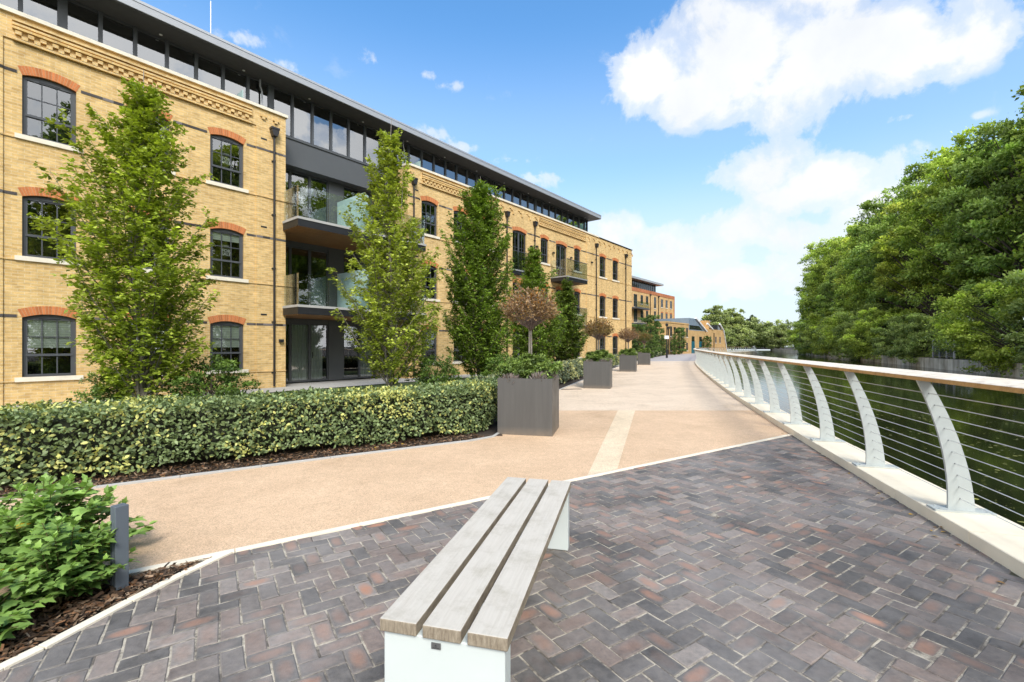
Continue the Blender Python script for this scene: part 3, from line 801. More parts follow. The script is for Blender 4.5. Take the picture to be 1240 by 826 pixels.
# ------------------------------------------------------------------ main apartment block
B = thing('apartment_building', 'long yellow brick apartment building with orange window arches and recessed balconies', 'building',
          (BP0[0], BP0[1], 0), math.atan2(BD[1], BD[0]))
def main_block():
    SILL = (.69, 3.75, 6.81); WH = 1.51; FL = (.03, 2.95, 6.01); DH = 2.25
    colsA = [-5.97, -3.9, -1.98, .374, 2.446, 4.518]; colsB = [13.21, 15.29, 17.37]
    wins = []; doors = []
    for c in colsA + colsB:
        for z in SILL: wins.append((c, z, 1.0, WH))
    for c in (22.87, 26.93):
        for z in SILL: wins.append((c, z, .86, WH))
    for c in (30.59, 32.77):
        for z in SILL: wins.append((c, z, 1.02, WH))
    for c in (19.99, 24.63):
        for z in FL: doors.append((c, z, 1.33, DH))
    holes = holes_of(wins + doors)
    wl = MB(); TOP = 9.75
    panels = [(-6.5, -.95), (.05, 5.9), (13.05, 18.75), (22.5, 28.6)]
    piers = [(-7, -6.5), (-.95, .05), (5.9, 6.9), (12.38, 13.05), (18.75, 22.5), (28.6, 36.37)]
    PY = .035; FZ = 9.13
    for a, b in panels:
        wall_grid(wl, a, b, -.1, FZ, PY, holes)
        wl.quad((a, PY, -.1), (a, PY, FZ), (a, 0, FZ), (a, 0, -.1)); wl.quad((b, PY, FZ), (b, PY, -.1), (b, 0, -.1), (b, 0, FZ))
        wl.quad((a, 0, FZ), (b, 0, FZ), (b, PY, FZ), (a, PY, FZ))
        wl.quad((a, 0, FZ), (b, 0, FZ), (b, 0, TOP), (a, 0, TOP))
    for a, b in piers: wall_grid(wl, a, b, -.1, TOP, 0, holes)
    for x, s in ((6.9, 1), (12.38, -1)):
        q = [(x, 0, -.1), (x, 1.5, -.1), (x, 1.5, TOP), (x, 0, TOP)]
        wl.quad(*(q if s > 0 else q[::-1]))
    wl.quad((36.37, 0, -.1), (36.37, 14, -.1), (36.37, 14, TOP), (36.37, 0, TOP))
    wl.quad((-7, 14, -.1), (-7, 0, -.1), (-7, 0, TOP), (-7, 14, TOP))
    wl.quad((36.37, 14, -.1), (-7, 14, -.1), (-7, 14, TOP), (36.37, 14, TOP))
    # parapet backs and terrace deck
    for a, b in ((-7, 6.9), (12.38, 36.37)): wl.box(a + .002, b - .002, .2, .3, 9.2, TOP - .002)
    wl.build('wall', M['brick'], B)
    dk = MB(); dk.box(-6.9, 6.88, .31, 13.9, 9.2, 9.3); dk.box(6.88, 12.4, 1.5, 13.9, 9.2, 9.3); dk.box(12.4, 36.3, .31, 13.9, 9.2, 9.3); dk.build('terrace_deck', M['terrace'], B)
    # corbelled frieze: string courses and dentils
    for a, b in panels:
        fz = MB()
        for z0, z1, p in ((9.58, 9.64, .075), (9.48, 9.54, .055), (9.38, 9.44, .075), (9.11, 9.165, .05)): fz.box(a + .15, b - .15, -p, -.001, z0, z1)
        x = a + .2
        while x < b - .25:
            fz.box(x, x + .11, -.06, -.001, 9.26, 9.35); fz.box(x + .11, x + .22, -.06, -.001, 9.17, 9.255); x += .22
        fz.build('cornice', M['brick'], B)
    for a, b in piers[1:]:
        fz = MB(); x = a + .12
        while x < b - .2:
            if b - a < 1.5:
                fz.box(x, x + .22, -.055, -.001, 9.48, 9.515); fz.box(x + .06, x + .16, -.055, -.001, 9.40, 9.48)
                x += .42
            else:
                for q in range(3): fz.box(x + q * .14, x + q * .14 + .14, -.055, -.001, 9.5 - q * .07, 9.535 - q * .07)
                fz.box(x + .30, x + .40, -.055, -.001, 9.22, 9.36)
                x += .82
        fz.build('cornice', M['brick'], B)
    cp = MB(); cp.box(-7, 6.96, -.07, .34, TOP, 9.85); cp.box(12.32, 30.4, -.07, .34, TOP, 9.85); cp.build('parapet_coping', M['stone'], B)
    c2 = MB(); c2.box(30.4, 36.42, -.06, .34, TOP, 9.80); c2.build('parapet_coping', M['pipe'], B)
    # dark band courses at arch springing, thin projecting courses at sill height
    
    mats_rr = random.Random(5)
    for zi, z in enumerate((2.2, 5.26, 8.33)):
        for (a, b, y) in [(p[0], p[1], PY) for p in panels] + [(p[0], p[1], 0) for p in piers]:
            cuts = sorted([(h[0] - .085, h[1] + .085) for h in holes if a <= h[0] <= b and h[2] < z < h[3] + .3])
            x = a
            for c0, c1 in cuts + [(b, b)]:
                bd = MB()
                while x < c0 - .01:
                    x2 = min(x + .225, c0); g = mats_rr.choice((.7, 1.0, 1.4, 2.0, 3.2))
                    bd.box(x + .002, x2 - .002, y - .012, y - .001, z, z + .072, 0, (.065 * g, .058 * g, .056 * g)); x = x2
                if bd.v: bd.build('band_course', M['arch'], B)
                x = max(x, c1)
    for z in SILL:
        for (a, b, y) in [(p[0], p[1], PY) for p in panels] + [(p[0], p[1], 0) for p in piers]:
            cuts = sorted([(h[0] - .14, h[1] + .14) for h in holes if a <= h[0] <= b and h[2] - .2 < z - .1 < h[3]])
            x = a
            for c0, c1 in cuts + [(b, b)]:
                if c0 - x > .03: bs = MB(); bs.box(x, c0, y - .03, y - .001, z - .115, z - .085); bs.build('string_course', M['brick'], B)
                x = max(x, c1)
    # windows and doors
    for i, (x, z, w, h) in enumerate(wins):
        y = PY if any(a <= x <= b for a, b in panels) else 0
        bl = .48 if (z < 1 and x < 6) else (.16 if (z > 1 and z < 5 and x in (4.518, 2.446)) else 0)
        add_window(B, x, y, z, w, h, False, bl)
    for (x, z, w, h) in doors:
        y = PY if x > 23 else 0
        add_window(B, x, y, z, w, h, True)
    # near-black sheets standing in for unlit rooms behind the openings
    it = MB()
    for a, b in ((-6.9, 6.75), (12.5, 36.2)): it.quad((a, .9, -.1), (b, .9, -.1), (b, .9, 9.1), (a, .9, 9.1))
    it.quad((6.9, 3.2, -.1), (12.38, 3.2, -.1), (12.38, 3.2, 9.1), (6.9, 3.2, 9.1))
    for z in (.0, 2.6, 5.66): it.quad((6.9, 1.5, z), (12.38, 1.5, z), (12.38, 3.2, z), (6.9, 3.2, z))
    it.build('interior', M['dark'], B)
    # rainwater pipes with hopper heads
    for x in (-.5, 6.47, 12.68, 19.40, 22.11, 29.96, 35.06):
        mb = MB(); mb.tube([(x, -.075, .05), (x, -.075, 8.92)], .036, 10)
        for z in (.5, 2.3, 4.2, 6.1, 8.0): mb.tube([(x, -.075, z), (x, -.075, z + .06)], .05, 10); mb.box(x - .065, x + .065, -.045, -.002, z + .01, z + .05)
        dp = mb.build('drainpipe', M['pipe'], B)
        hp = MB(); hp.prism_y([(x - .12, 9.17), (x - .12, 9.05), (x - .07, 8.90), (x + .07, 8.90), (x + .12, 9.05), (x + .12, 9.17)][::-1], -.2, -.003)
        hp.box(x - .14, x + .14, -.215, -.002, 9.13, 9.20)
        hp.build('hopper_head', M['pipe'], dp)
    # wall lights
    for (x, z) in ((6.72, 1.67), (12.6, 1.67), (22.35, 7.7), (24.2, 7.6), (26.4, 7.6), (29.3, 7.7), (21.75, 7.6)):
        mb = MB(); mb.box(x - .07, x + .07, -.12, -.001, z - .05, z + .05); mb.box(x - .05, x + .05, -.10, -.02, z - .055, z - .05); mb.build('wall_light', M['black'], B, bevel=.006)
    # air bricks
    mb = MB()
    for x in (6.15, 12.9, 18.95):
        for z in (2.55, 5.62, 8.7): mb.box(x - .1, x + .1, -.004, .004, z, z + .06)
    mb.build('air_brick', M['pipe'], B)
    # recessed bay: cladding, patio doors, balconies
    cl = MB()
    cl.box(6.9, 12.38, .9, 1.5, 8.46, 9.50)
    cl.box(9.28, 9.96, 1.30, 1.5, .03, 8.46)
    for z0, z1 in ((2.4, 2.62), (5.46, 5.68)): cl.box(6.9, 9.28, 1.32, 1.5, z0, z1); cl.box(9.96, 12.38, 1.32, 1.5, z0, z1)
    cl.box(6.9, 12.38, .86, .898, 9.46, 9.51)
    cl.build('bay_cladding', M['clad'], B)
    for fi, (z0, z1) in enumerate(((.03, 2.4), (2.94, 5.46), (6.0, 8.46))):
        for x0, x1 in ((6.9, 9.28), (9.96, 12.38)):
            mb = MB(); ya, yb_ = 1.34, 1.42
            n = 3; W = x1 - x0
            for q in range(n + 1):
                xx = x0 + W * q / n; e = .045 if 0 < q < n else .0
                mb.box(max(x0, xx - .05), min(x1, xx + .05), ya, yb_, z0, z1)
            for q in range(n):
                a, b = x0 + W * q / n + .05, x0 + W * (q + 1) / n - .05
                mb.box(a, b, ya, yb_, z0, z0 + .07); mb.box(a, b, ya, yb_, z1 - .07, z1)
            d = mb.build('patio_door', M['frame'], B)
            g = MB(); g.quad((x0 + .02, 1.385, z0 + .02), (x1 - .02, 1.385, z0 + .02), (x1 - .02, 1.385, z1 - .02), (x0 + .02, 1.385, z1 - .02)); g.build('glazing', M['glass'], d)
            hd = MB(); xh = x0 + W * 2 / 3 + .09; hd.box(xh, xh + .02, 1.305, 1.33, z0 + .95, z0 + 1.2); hd.build('handle', M['black'], d)
            if fi == 0 or x0 > 9:
                cu = MB(); xs = np.linspace(x0 + W * .36, x0 + W * .92, 40)
                for a, b in zip(xs[:-1], xs[1:]):
                    i = int(round((a - xs[0]) / (xs[1] - xs[0])))
                    ya2, yb2 = 1.5 + .03 * math.sin(i * 1.9), 1.5 + .03 * math.sin((i + 1) * 1.9)
                    cu.quad((a, ya2, z0), (b, yb2, z0), (b, yb2, z1 - .05), (a, ya2, z1 - .05))
                cu.build('curtain', M['curtain'], d)
    for z in (2.92, 5.98):
        mb = MB()
        mb.box(6.78, 12.5, -1.16, -.01, z - .085, z, 0); mb.box(6.905, 12.375, -.01, 1.31, z - .085, z, 0)
        mb.box(6.80, 12.48, -1.14, -.01, z - .33, z - .085, 1); mb.box(6.905, 12.375, -.01, 1.31, z - .33, z - .085, 1)
        mb.box(6.82, 12.46, -1.12, -.012, z - .345, z - .33, 2); mb.box(6.91, 12.37, -.012, 1.30, z - .345, z - .33, 2)
        bl = mb.build('balcony', [M['terrace'], M['black'], M['soffit_wood']], B)
        gb = MB(); t = .012
        xs = np.linspace(6.84, 12.44, 6)
        for a, b in zip(xs[:-1], xs[1:]): gb.box(a + .006, b - .006, -1.10, -1.10 + t, z, z + 1.1)
        for x in (6.84, 12.44 - t): gb.box(x, x + t, -1.08, -.02, z, z + 1.1)
        gb.build('balustrade', M['glass_bal'], bl)
        sc_ = MB(); sc_.add([(9.62, -1.05, z + .02), (9.62, 1.22, z + .02), (9.62, 1.22, z + 1.62), (9.62, -.80, z + 1.62), (9.62, -1.05, z + 1.42),
                             (9.635, -1.05, z + .02), (9.635, 1.22, z + .02), (9.635, 1.22, z + 1.62), (9.635, -.80, z + 1.62), (9.635, -1.05, z + 1.42)],
                            [(4, 3, 2, 1, 0), (5, 6, 7, 8, 9), (0, 5, 9, 4), (4, 9, 8, 3), (3, 8, 7, 2), (1, 0, 5, 6)][:5])
        sc_.build('privacy_screen', M['frosted'], bl)
    # smaller balconies on the french doors
    for (c, half, proj) in ((20.655, .8, .16), (25.295, 1.32, 1.24)):
        for z in (2.92, 5.98):
            y = 0 if c < 23 else PY
            mb = MB(); mb.box(c - half, c + half, -proj, y - .002, z - .07, z, 0); mb.box(c - half + .02, c + half - .02, -proj + .02, y - .002, z - .3, z - .07, 1)
            bl = mb.build('balcony', [M['fascia'], M['black']], B)
            gb = MB(); gb.box(c - half + .03, c + half - .03, -proj + .03, -proj + .042, z, z + 1.08)
            if proj > .5:
                for x in (c - half + .03, c + half - .042): gb.box(x, x + .012, -proj + .045, -.03, z, z + 1.08)
            gb.build('balustrade', M['glass_bal'], bl)
            ra = MB(); ra.tube([(c - half + .03, -proj + .036, z + 1.09), (c + half - .03, -proj + .036, z + 1.09)], .02, 6); ra.build('handrail', M['frame'], bl)
    # penthouse glazing set back behind the parapet
    pg = MB(); pf = MB(); PX = 30.3; gy = .95
    xs = []
    x = -6.8
    while x < PX: xs.append(x); x += .797
    base = 2.0 - .797 * round((2.0 + 6.8) / .797)
    xs = [2.0 + .797 * k for k in range(-11, 36) if 2.0 + .797 * k < PX - .2] + [PX]
    z1 = 11.24
    for k, x in enumerate(xs):
        wide = .1 if (k % 7 == 3) else .045
        z0 = 9.51 if 6.9 < x < 12.38 else 9.3
        pf.box(x - wide, x + wide, gy - .06, gy + .06, z0, z1)
    for a, b in zip(xs[:-1], xs[1:]):
        z0 = 9.51 if 6.9 < (a + b) / 2 < 12.38 else 9.3
        pf.box(a + .05, b - .05, gy - .04, gy + .04, z1 - .07, z1 - .002); pf.box(a + .05, b - .05, gy - .04, gy + .04, z0 + .002, z0 + .07)
    pf.build('penthouse_frame', M['frame'], B)
    pg.quad((xs[0], gy, 9.3), (PX, gy, 9.3), (PX, gy, z1), (xs[0], gy, z1)); pg.quad((PX, gy, 9.3), (PX, 9, 9.3), (PX, 9, z1), (PX, gy, z1))
    pg.build('penthouse_glazing', M['glass_pent'], B)
    pi = MB(); pi.quad((-7, 3.5, 9.3), (PX - .3, 3.5, 9.3), (PX - .3, 3.5, z1), (-7, 3.5, z1)); pi.box(-7, PX - .3, 1.1, 3.4, 10.95, 11.2); pi.build('penthouse_interior', M['dark'], B)  # near-black sheet and ceiling stand in for the unlit penthouse
    # terrace screens and a bent overflow pipe at the ends of the bay
    ts = MB()
    for x in (5.6, 13.4): ts.prism_z([(x, .35), (x + .012, .35), (x + .012, .9), (x, .9)], 9.3, 10.35)
    ts.build('terrace_screen', M['frosted'], B)
    op = MB()
    for x in (6.35, 12.75): op.tube([(x, .8, 11.2), (x, .8, 10.95), (x + .08, .84, 10.8), (x + .08, .84, 9.5)], .03, 8)
    op.build('overflow_pipe', M['fascia'], B)
    # oversailing roof
    rf = MB(); rx1 = 30.85
    rf.box(-7, rx1, 0.0, 12, 11.27, 11.555, 0); rf.box(-6.98, rx1 - .03, .03, 11.9, 11.245, 11.268, 1)
    rf.box(-7, rx1, -.015, -.001, 11.48, 11.56, 2)
    ro = rf.build('roof', [M['fascia'], M['soffit'], plain('pale_flashing', (.42, .43, .45), .35, metal=.4, var=.05)], B)
    dl = MB()
    for k in range(13): dl.tube([(1.0 + k * 2.39, .75, 11.247), (1.0 + k * 2.39, .75, 11.235)], .045, 10)
    dl.build('downlight', M['sign'], ro)
    ae = MB(); ae.tube([(4.9, 1.2, 11.55), (4.9, 1.2, 13.4)], .016, 6); ae.tube([(4.9, 1.2, 11.55), (4.9, 1.2, 11.62)], .06, 8); ae.build('aerial', M['sign'], ro)
m_, nt_, out_ = newmat('frosted_glass')
_tr = nt_.nodes.new('ShaderNodeBsdfTransparent'); _tr.inputs['Color'].default_value = (.8, .95, .92, 1)
_p = nt_.nodes.new('ShaderNodeBsdfPrincipled'); _p.inputs['Base Color'].default_value = (.56, .74, .72, 1); _p.inputs['Roughness'].default_value = .25
_mx = nt_.nodes.new('ShaderNodeMixShader'); _mx.inputs[0].default_value = .8
nt_.links.new(_tr.outputs[0], _mx.inputs[1]); nt_.links.new(_p.outputs[0], _mx.inputs[2]); nt_.links.new(_mx.outputs[0], out_.inputs[0])
M['frosted'] = m_
main_block()

# for sale notices fixed inside the window panes
def text_mesh(body, size):
    cu = bpy.data.curves.new('lettering', 'FONT'); cu.body = body; cu.size = size; cu.align_x = 'CENTER'; cu.align_y = 'CENTER'; cu.space_line = .8; cu.offset = size * .025
    o = bpy.data.objects.new('lettering', cu); COL.objects.link(o)
    dg = bpy.context.evaluated_depsgraph_get(); dg.update()
    me = bpy.data.meshes.new_from_object(o.evaluated_get(dg)); bpy.data.objects.remove(o)
    me.materials.clear(); me.materials.append(M['sign'])
    me.transform(Matrix.Rotation(R(90), 4, 'X'))
    return me
def notice(s, z, label):
    p = bpt(s, .035)
    t = thing('for_sale_notice', label, 'notice', (p[0], p[1], z), math.atan2(BD[1], BD[0]), 'for sale notices')
    mb = MB(); mb.box(-.12, .12, .120, .124, -.2, .2); mb.build('board', M['signboard'], t)
    tm = text_mesh('FOR\nSALE', .135); tm.transform(Matrix.Translation((0, .119, -.07))); link('lettering', tm, t)
    mb = MB()
    for zz, w in ((.15, .08), (.12, .06)): mb.box(-w, w, .1185, .1195, zz, zz + .014)
    mb.build('small_print', M['sign'], t)
notice(5.02, 7.72, 'white for sale lettering in the top floor window beside the first drainpipe')
notice(5.02, 4.66, 'white for sale lettering in the first floor window beside the first drainpipe')
notice(13.71, 7.72, 'white for sale lettering in the top floor window just past the recessed balconies')

# ------------------------------------------------------------------ further buildings
def simple_window(parent, x, z, w, h, mat='dark', arch=False):
    mb = MB(); e = .09
    mb.box(x, x + e, -.05, -.002, z, z + h); mb.box(x + w - e, x + w, -.05, -.002, z, z + h); mb.box(x + e, x + w - e, -.05, -.002, z, z + e); mb.box(x + e, x + w - e, -.05, -.002, z + h - e, z + h)
    mb.box(x + w / 2 - .03, x + w / 2 + .03, -.035, -.002, z + e, z + h - e); mb.box(x + e, x + w - e, -.04, -.002, z + h * .45, z + h * .45 + .06)
    o = mb.build('window', M['frame'], parent)
    g = MB(); g.quad((x + e / 2, -.014, z + e / 2), (x + w - e / 2, -.014, z + e / 2), (x + w - e / 2, -.014, z + h - e / 2), (x + e / 2, -.014, z + h - e / 2)); g.build('glazing', M['darkglass'], o)
    s = MB(); s.box(x - .1, x + w + .1, -.09, -.031, z - .14, z); s.build('sill', M['stone'], o)
    if arch:
        a = MB(); a.box(x - .1, x + w + .1, -.05, -.002, z + h, z + h + .25); a.build('brick_arch', M['orange'], o)
    return o
mg, ntg, og = newmat('dark_glass')
princ(ntg, og, ramp(ntg, noise_(ntg, objco(ntg), .8), [(.3, (.012, .015, .016)), (.7, (.035, .04, .04))]), .06, spec=.8)
M['darkglass'] = mg
def far_block():
    t = thing('apartment_building', 'smaller yellow brick apartment block with orange parapet band standing beyond the long building', 'building', (23.2, 88.4, 0), math.atan2(.770, .638))
    w = MB(); L = 22.97
    w.box(-12, L, 0, 14, -.2, 12.3); w.build('wall', M['brick_far'], t)
    b = MB(); b.box(-12, L + .05, -.06, 14, 12.3, 13.0); b.box(L - .4, L + .04, -.05, -.001, -.1, 12.3); b.build('parapet', M['orange'], t)
    for row, z in enumerate((.9, 3.95, 7.0, 10.0)):
        for x in (4.2, 6.8, 14.8, 17.5, 20.2): simple_window(t, x, z, 1.1, 1.75, arch=row < 3)
        d = simple_window(t, 1.0, z - .8, 1.5, 2.5); 
        simple_window(t, 11.0, z - .5, 1.0, 2.4)
    for z in (5.95, 9.0):
        s = MB(); s.box(-.6, 5.2, -1.5, -.002, z - .3, z); bl = s.build('balcony', M['frame'], t)
        g = MB(); g.box(-.55, 5.15, -1.45, -1.43, z, z + 1.1); g.build('balustrade', M['glass_bal'], bl)
    for x in (8.9, 13.3): 
        p = MB(); p.tube([(x, -.1, 0), (x, -.1, 12.1)], .07, 6); p.box(x - .2, x + .2, -.3, -.002, 12.0, 12.3); p.build('drainpipe', M['pipe'], t)
    p = MB(); p.box(-11, 14, .8, 11, 13.0, 14.7); p.build('penthouse_glazing', M['darkglass'], t)
    m = MB()
    for k in range(14): m.box(.2 + k, .3 + k, .72, .799, 13, 14.7)
    m.build('penthouse_frame', M['frame'], t)
    r = MB(); r.box(-12, 15.6, -.3, 12, 14.7, 15.1); r.build('roof', M['fascia'], t)
far_block()
def low_block():
    t = thing('low_brick_building', 'low flat roofed yellow brick building beside the lamp post beyond the planters', 'building', (27.2, 80, 0), math.atan2(.776, .6306))
    w = MB(); w.box(0, 11.7, 0, 3.6, -.2, 5.6); w.build('wall', M['brick_far'], t)
    c = MB(); c.box(-.08, 11.78, -.08, 3.7, 5.6, 5.85); c.build('parapet', M['brick_far'], t)
    for x in (1.6, 8.0, 10.2):
        simple_window(t, x, 3.2, .9, 1.8); simple_window(t, x, .6, .9, 1.5)
    d = MB(); d.box(4.3, 6.6, -.03, .05, 3.9, 4.5); d.build('doorway_canopy', M['black'], t)
    for x in (.5, 3.6, 7.4):
        p = MB(); p.tube([(x, -.12, 0), (x, -.12, 4.6)], .09, 6); p.box(x - .2, x + .2, -.3, -.002, 4.5, 4.9); p.build('drainpipe', M['pipe'], t)
low_block()
def glazed_block():
    t = thing('low_brick_building', 'low yellow brick building with a sloping glazed roof and teal doors', 'building', (34.7, 89.3, 0), math.atan2(.776, .6306))
    w = MB(); w.box(0, 11.2, 0, 7, -.2, 4.6); w.build('wall', M['brick_far'], t)
    r = MB(); r.add([(0, 0, 4.6), (11.2, 0, 4.6), (4.2, 0, 7.0), (0, 0, 7.0), (0, 7, 4.6), (11.2, 7, 4.6), (4.2, 7, 7.0), (0, 7, 7.0)],
                    [(0, 1, 2, 3), (4, 7, 6, 5), (1, 5, 6, 2), (3, 2, 6, 7), (0, 3, 7, 4)]); r.build('roof', plain('blue_grey_roof', (.20, .26, .33), .35, var=.1, scale=.6), t)
    g = MB(); g.quad((.4, -.01, 4.75), (8.8, -.01, 4.75), (6.4, -.01, 5.6), (.4, -.01, 5.6)); g.build('window', M['darkglass'], t)
    v = MB(); v.prism_y([(3.9, 7.02), (11.3, 4.5), (11.6, 4.62), (4.2, 7.3)], -.25, .15); v.build('verge', M['sign'], t)
    for x in (1.6, 6.4):
        d = MB(); d.box(x, x + 1.9, -.05, .05, 0, 2.4); o = d.build('door', M['teal'], t)
        g = MB(); g.box(x + .1, x + 1.8, -.04, .04, 2.4, 3.4); g.build('fanlight', M['darkglass'], o)
glazed_block()
def gable_block():
    t = thing('low_brick_building', 'small yellow brick building with stepped white gables and a square chimney', 'building', (42.4, 99.0, 0), math.atan2(.776, .6306))
    w = MB(); w.prism_y([(0, -.2), (16.5, -.2), (13.2, 5.0), (12.6, 5.2), (0, 5.2)], 0, 8); w.build('wall', M['brick_far'], t)
    c = MB(); c.box(7.0, 9.6, 2, 4, 5.2, 7.4); c.build('chimney', M['brick_far'], t)
    for x in (2.2, 6.3, 9.8): simple_window(t, x, 2.2, .9, 1.4)
    v = MB(); v.prism_y([(0, 6.2), (4.2, 5.1), (4.4, 5.25), (.2, 6.5)], -.2, .1); v.prism_y([(9.6, 6.5), (13.2, 5.0), (13.5, 5.1), (9.9, 6.75)], -.2, .1); v.prism_y([(13.4, 4.9), (16.6, -.1), (16.9, -.1), (13.7, 5.0)], -.12, .1); v.build('verge', M['sign'], t)
    d = MB(); d.box(8.8, 11.6, .1, 3, 5.2, 6.4); d.build('dormer', M['darkglass'], t)
    p = MB(); p.tube([(5.0, -.12, 0), (5.0, -.12, 4.4)], .09, 6); p.build('drainpipe', M['pipe'], t)
gable_block()

# ------------------------------------------------------------------ street furniture
def bollard():
    t = thing('bollard_light', 'square slate grey bollard standing in the bark bed beside the leafy shrubs', 'bollard', (-2.405, 2.79, 0), R(-28))
    mb = MB(); w = .034; mb.box(-w, -.004, -w, w, 0, .505); mb.box(.004, w, -w, w, 0, .505); mb.box(-.004, .004, -w + .005, w - .005, 0, .503); mb.build('post', M['post'], t, bevel=.003)
bollard()
def lamp_post():
    t = thing('lamp_post', 'tall thin black lamp post with a small white sign, far along the path', 'lamp post', (19.05, 56, 0), R(20))
    mb = MB(); mb.tube([(0, 0, 0), (0, 0, 1.0), (0, 0, 1.05), (0, 0, 3.9)], [.13, .12, .075, .06], 10); mb.build('post', M['black'], t)
    mb = MB(); mb.tube([(0, 0, 3.9), (0, 0, 4.0), (0, 0, 4.2), (0, 0, 4.26)], [.08, .17, .17, .05], 12); mb.build('lantern', M['black'], t)
    mb = MB(); mb.prism_y([(-.42, 2.35), (.22, 2.35), (.22, 2.75), (-.42, 2.75)], -.12, -.08); mb.build('sign_panel', M['sign'], t)
lamp_post()
def drain(loc, rz, label):
    mb = MB(); mb.box(-.36, .36, -.075, .075, -.01, .004)
    for k in range(15): mb.box(-.34 + k * .047, -.34 + k * .047 + .02, -.065, .065, .004, .008)
    o = mb.build('drain_cover', plain('rusty_cast_iron', (.06, .04, .028), .7, var=.4, scale=9)); o.location = loc; o.rotation_euler = (0, 0, rz)
    tag(o, label, 'drain cover', 'drain covers')
drain((-.52, 7.52, .004), R(5), 'dark slotted drain cover set in the path left of the nearest planter')
drain((2.02, 15.55, .004), R(10), 'dark slotted drain cover set in the path left of the second planter')

# ------------------------------------------------------------------ plants
def jitcol(base, n, v=.25, hue=.08):
    b = np.array(base); k = rng.uniform(1 - v, 1 + v, (n, 1)); c = b[None, :] * k
    c[:, 0] *= rng.uniform(1 - hue, 1 + hue * 2, n); c[:, 2] *= rng.uniform(1 - hue, 1 + hue, n)
    return np.clip(c, 0, 1)

def hornbeam(name, label, loc, H, prof, nb, tw, lv, leafsize, cols, seed, lean=0.0, bare=.03, steep=1.25, group=None, stems=4, vmin=.55, tl=1.0):
    rg = np.random.default_rng(seed); rr = random.Random(seed)
    t = thing(name, label, 'tree', loc, 0, group)
    tr = MB()
    ph = rr.uniform(0, 6)
    def ax(z): return Vector((lean * z + .05 * math.sin(z * .9 + ph), .05 * math.cos(z * .8 + ph), z))
    r0 = .0135 * H ** .75
    zs = np.linspace(0, H * .97, 16)
    tr.tube([ax(z) for z in zs], [max(.006, r0 * (1 - z / H) ** .9) for z in zs], 8)
    P, A, Nn, S, C = [], [], [], [], []
    cols = np.array(cols)
    for i in range(nb):
        f = (i + rr.random()) / nb
        z0 = H * (bare * .5 + (.90 - bare * .5) * f ** 1.15)
        az = i * 2.39996 + rr.uniform(-.4, .4)
        rad = Vector((math.cos(az), math.sin(az), 0))
        ze = min(.985, z0 / H + .10 + .10 * rr.random())
        Rr = prof(ze) * rr.uniform(vmin, 1.03) + .05
        rise = Rr * steep * rr.uniform(.75, 1.3) + .06 * H * (1 - z0 / H) * rr.random()
        rise = min(rise, H * 1.0 - z0)
        b0 = ax(z0); n = 9
        wob = Vector((rr.uniform(-1, 1), rr.uniform(-1, 1), 0)) * .12 * Rr
        pts = []
        for k in range(n + 1):
            u = k / n
            pts.append(b0 + rad * Rr * u ** .9 + Vector((0, 0, rise * u ** 1.05)) + wob * math.sin(u * 3))
        rb = max(.006, r0 * .33 * (1 - z0 / H) + .004)
        tr.tube(pts, [max(.003, rb * (1 - .85 * k / n)) for k in range(n + 1)], 5, cap=False)
        nt = max(4, int(1.5 * tw * (.45 + .55 * Rr / max(prof(.35), .1))))
        tone = rr.uniform(.78, 1.2)
        for q in range(nt):
            u = (.16 if Rr > .5 else .0) + (.84 if Rr > .5 else 1) * (q + rr.random()) / nt; k = min(n - 1, int(u * n)); fr = u * n - k
            p = pts[k].lerp(pts[k + 1], fr)
            d = Vector((math.cos(az + rr.uniform(-1.5, 1.5)), math.sin(az + rr.uniform(-1.5, 1.5)), rr.uniform(-.15, .75))).normalized()
            L = tl * rr.uniform(.14, .42) * (.55 + .45 * min(1, Rr)) * (1.15 - .5 * u)
            e = p + d * L
            tr.tube([p, e], [.004, .002], 3, cap=False)
            m = max(5, int(1.75 * lv * (L / .3) ** .8))
            w = np.linspace(.1, 1.05, m)[:, None] + rg.normal(size=(m, 1)) * .05
            pp = np.array(p)[None] + np.array(d)[None] * L * w + rg.normal(size=(m, 3)) * .03
            sd = np.cross(np.array(d), (0, 0, 1)); sd = norm(sd)
            sign = np.where(np.arange(m) % 2 == 0, 1, -1)[:, None]
            aa = np.array(d)[None] * .7 + sd[None] * sign * .8 + rg.normal(size=(m, 3)) * .3 + np.array((0, 0, -.12))
            P.append(pp); A.append(aa); Nn.append(np.array((0, 0, 1))[None] + rg.normal(size=(m, 3)) * .45); S.append(1.12 * leafsize * rg.uniform(.65, 1.25, m))
            mixu = rg.random((m, 1)) * .45 + .55 * (rr.random() * .6 + .4 * u)
            mixu = np.clip(mixu, 0, 1)
            C.append((cols[0] * (1 - mixu) + cols[1] * mixu) * tone * rg.uniform(.75, 1.25, (m, 1)))
    # whitish secondary stems
    for k in range(stems):
        az = k * 2.1 + ph; h = H * rr.uniform(.5, .8); r = prof(.4) * rr.uniform(.18, .4)
        tr.tube([Vector((math.cos(az) * r * u ** .7 + lean * h * u, math.sin(az) * r * u ** .7, h * u)) for u in np.linspace(0, 1, 9)], [max(.005, r0 * .5 * (1 - u * .85)) for u in np.linspace(0, 1, 9)], 6, cap=False)
    tr.build('trunk', M['bark'], t, smooth=True)
    me = leaf_mesh('crown', T_DIA, np.concatenate(P), np.concatenate(A), np.concatenate(Nn), np.concatenate(S), np.clip(np.concatenate(C), 0, 1), M['leaf'])
    link('crown', me, t)
    return t, sum(len(x) for x in P)

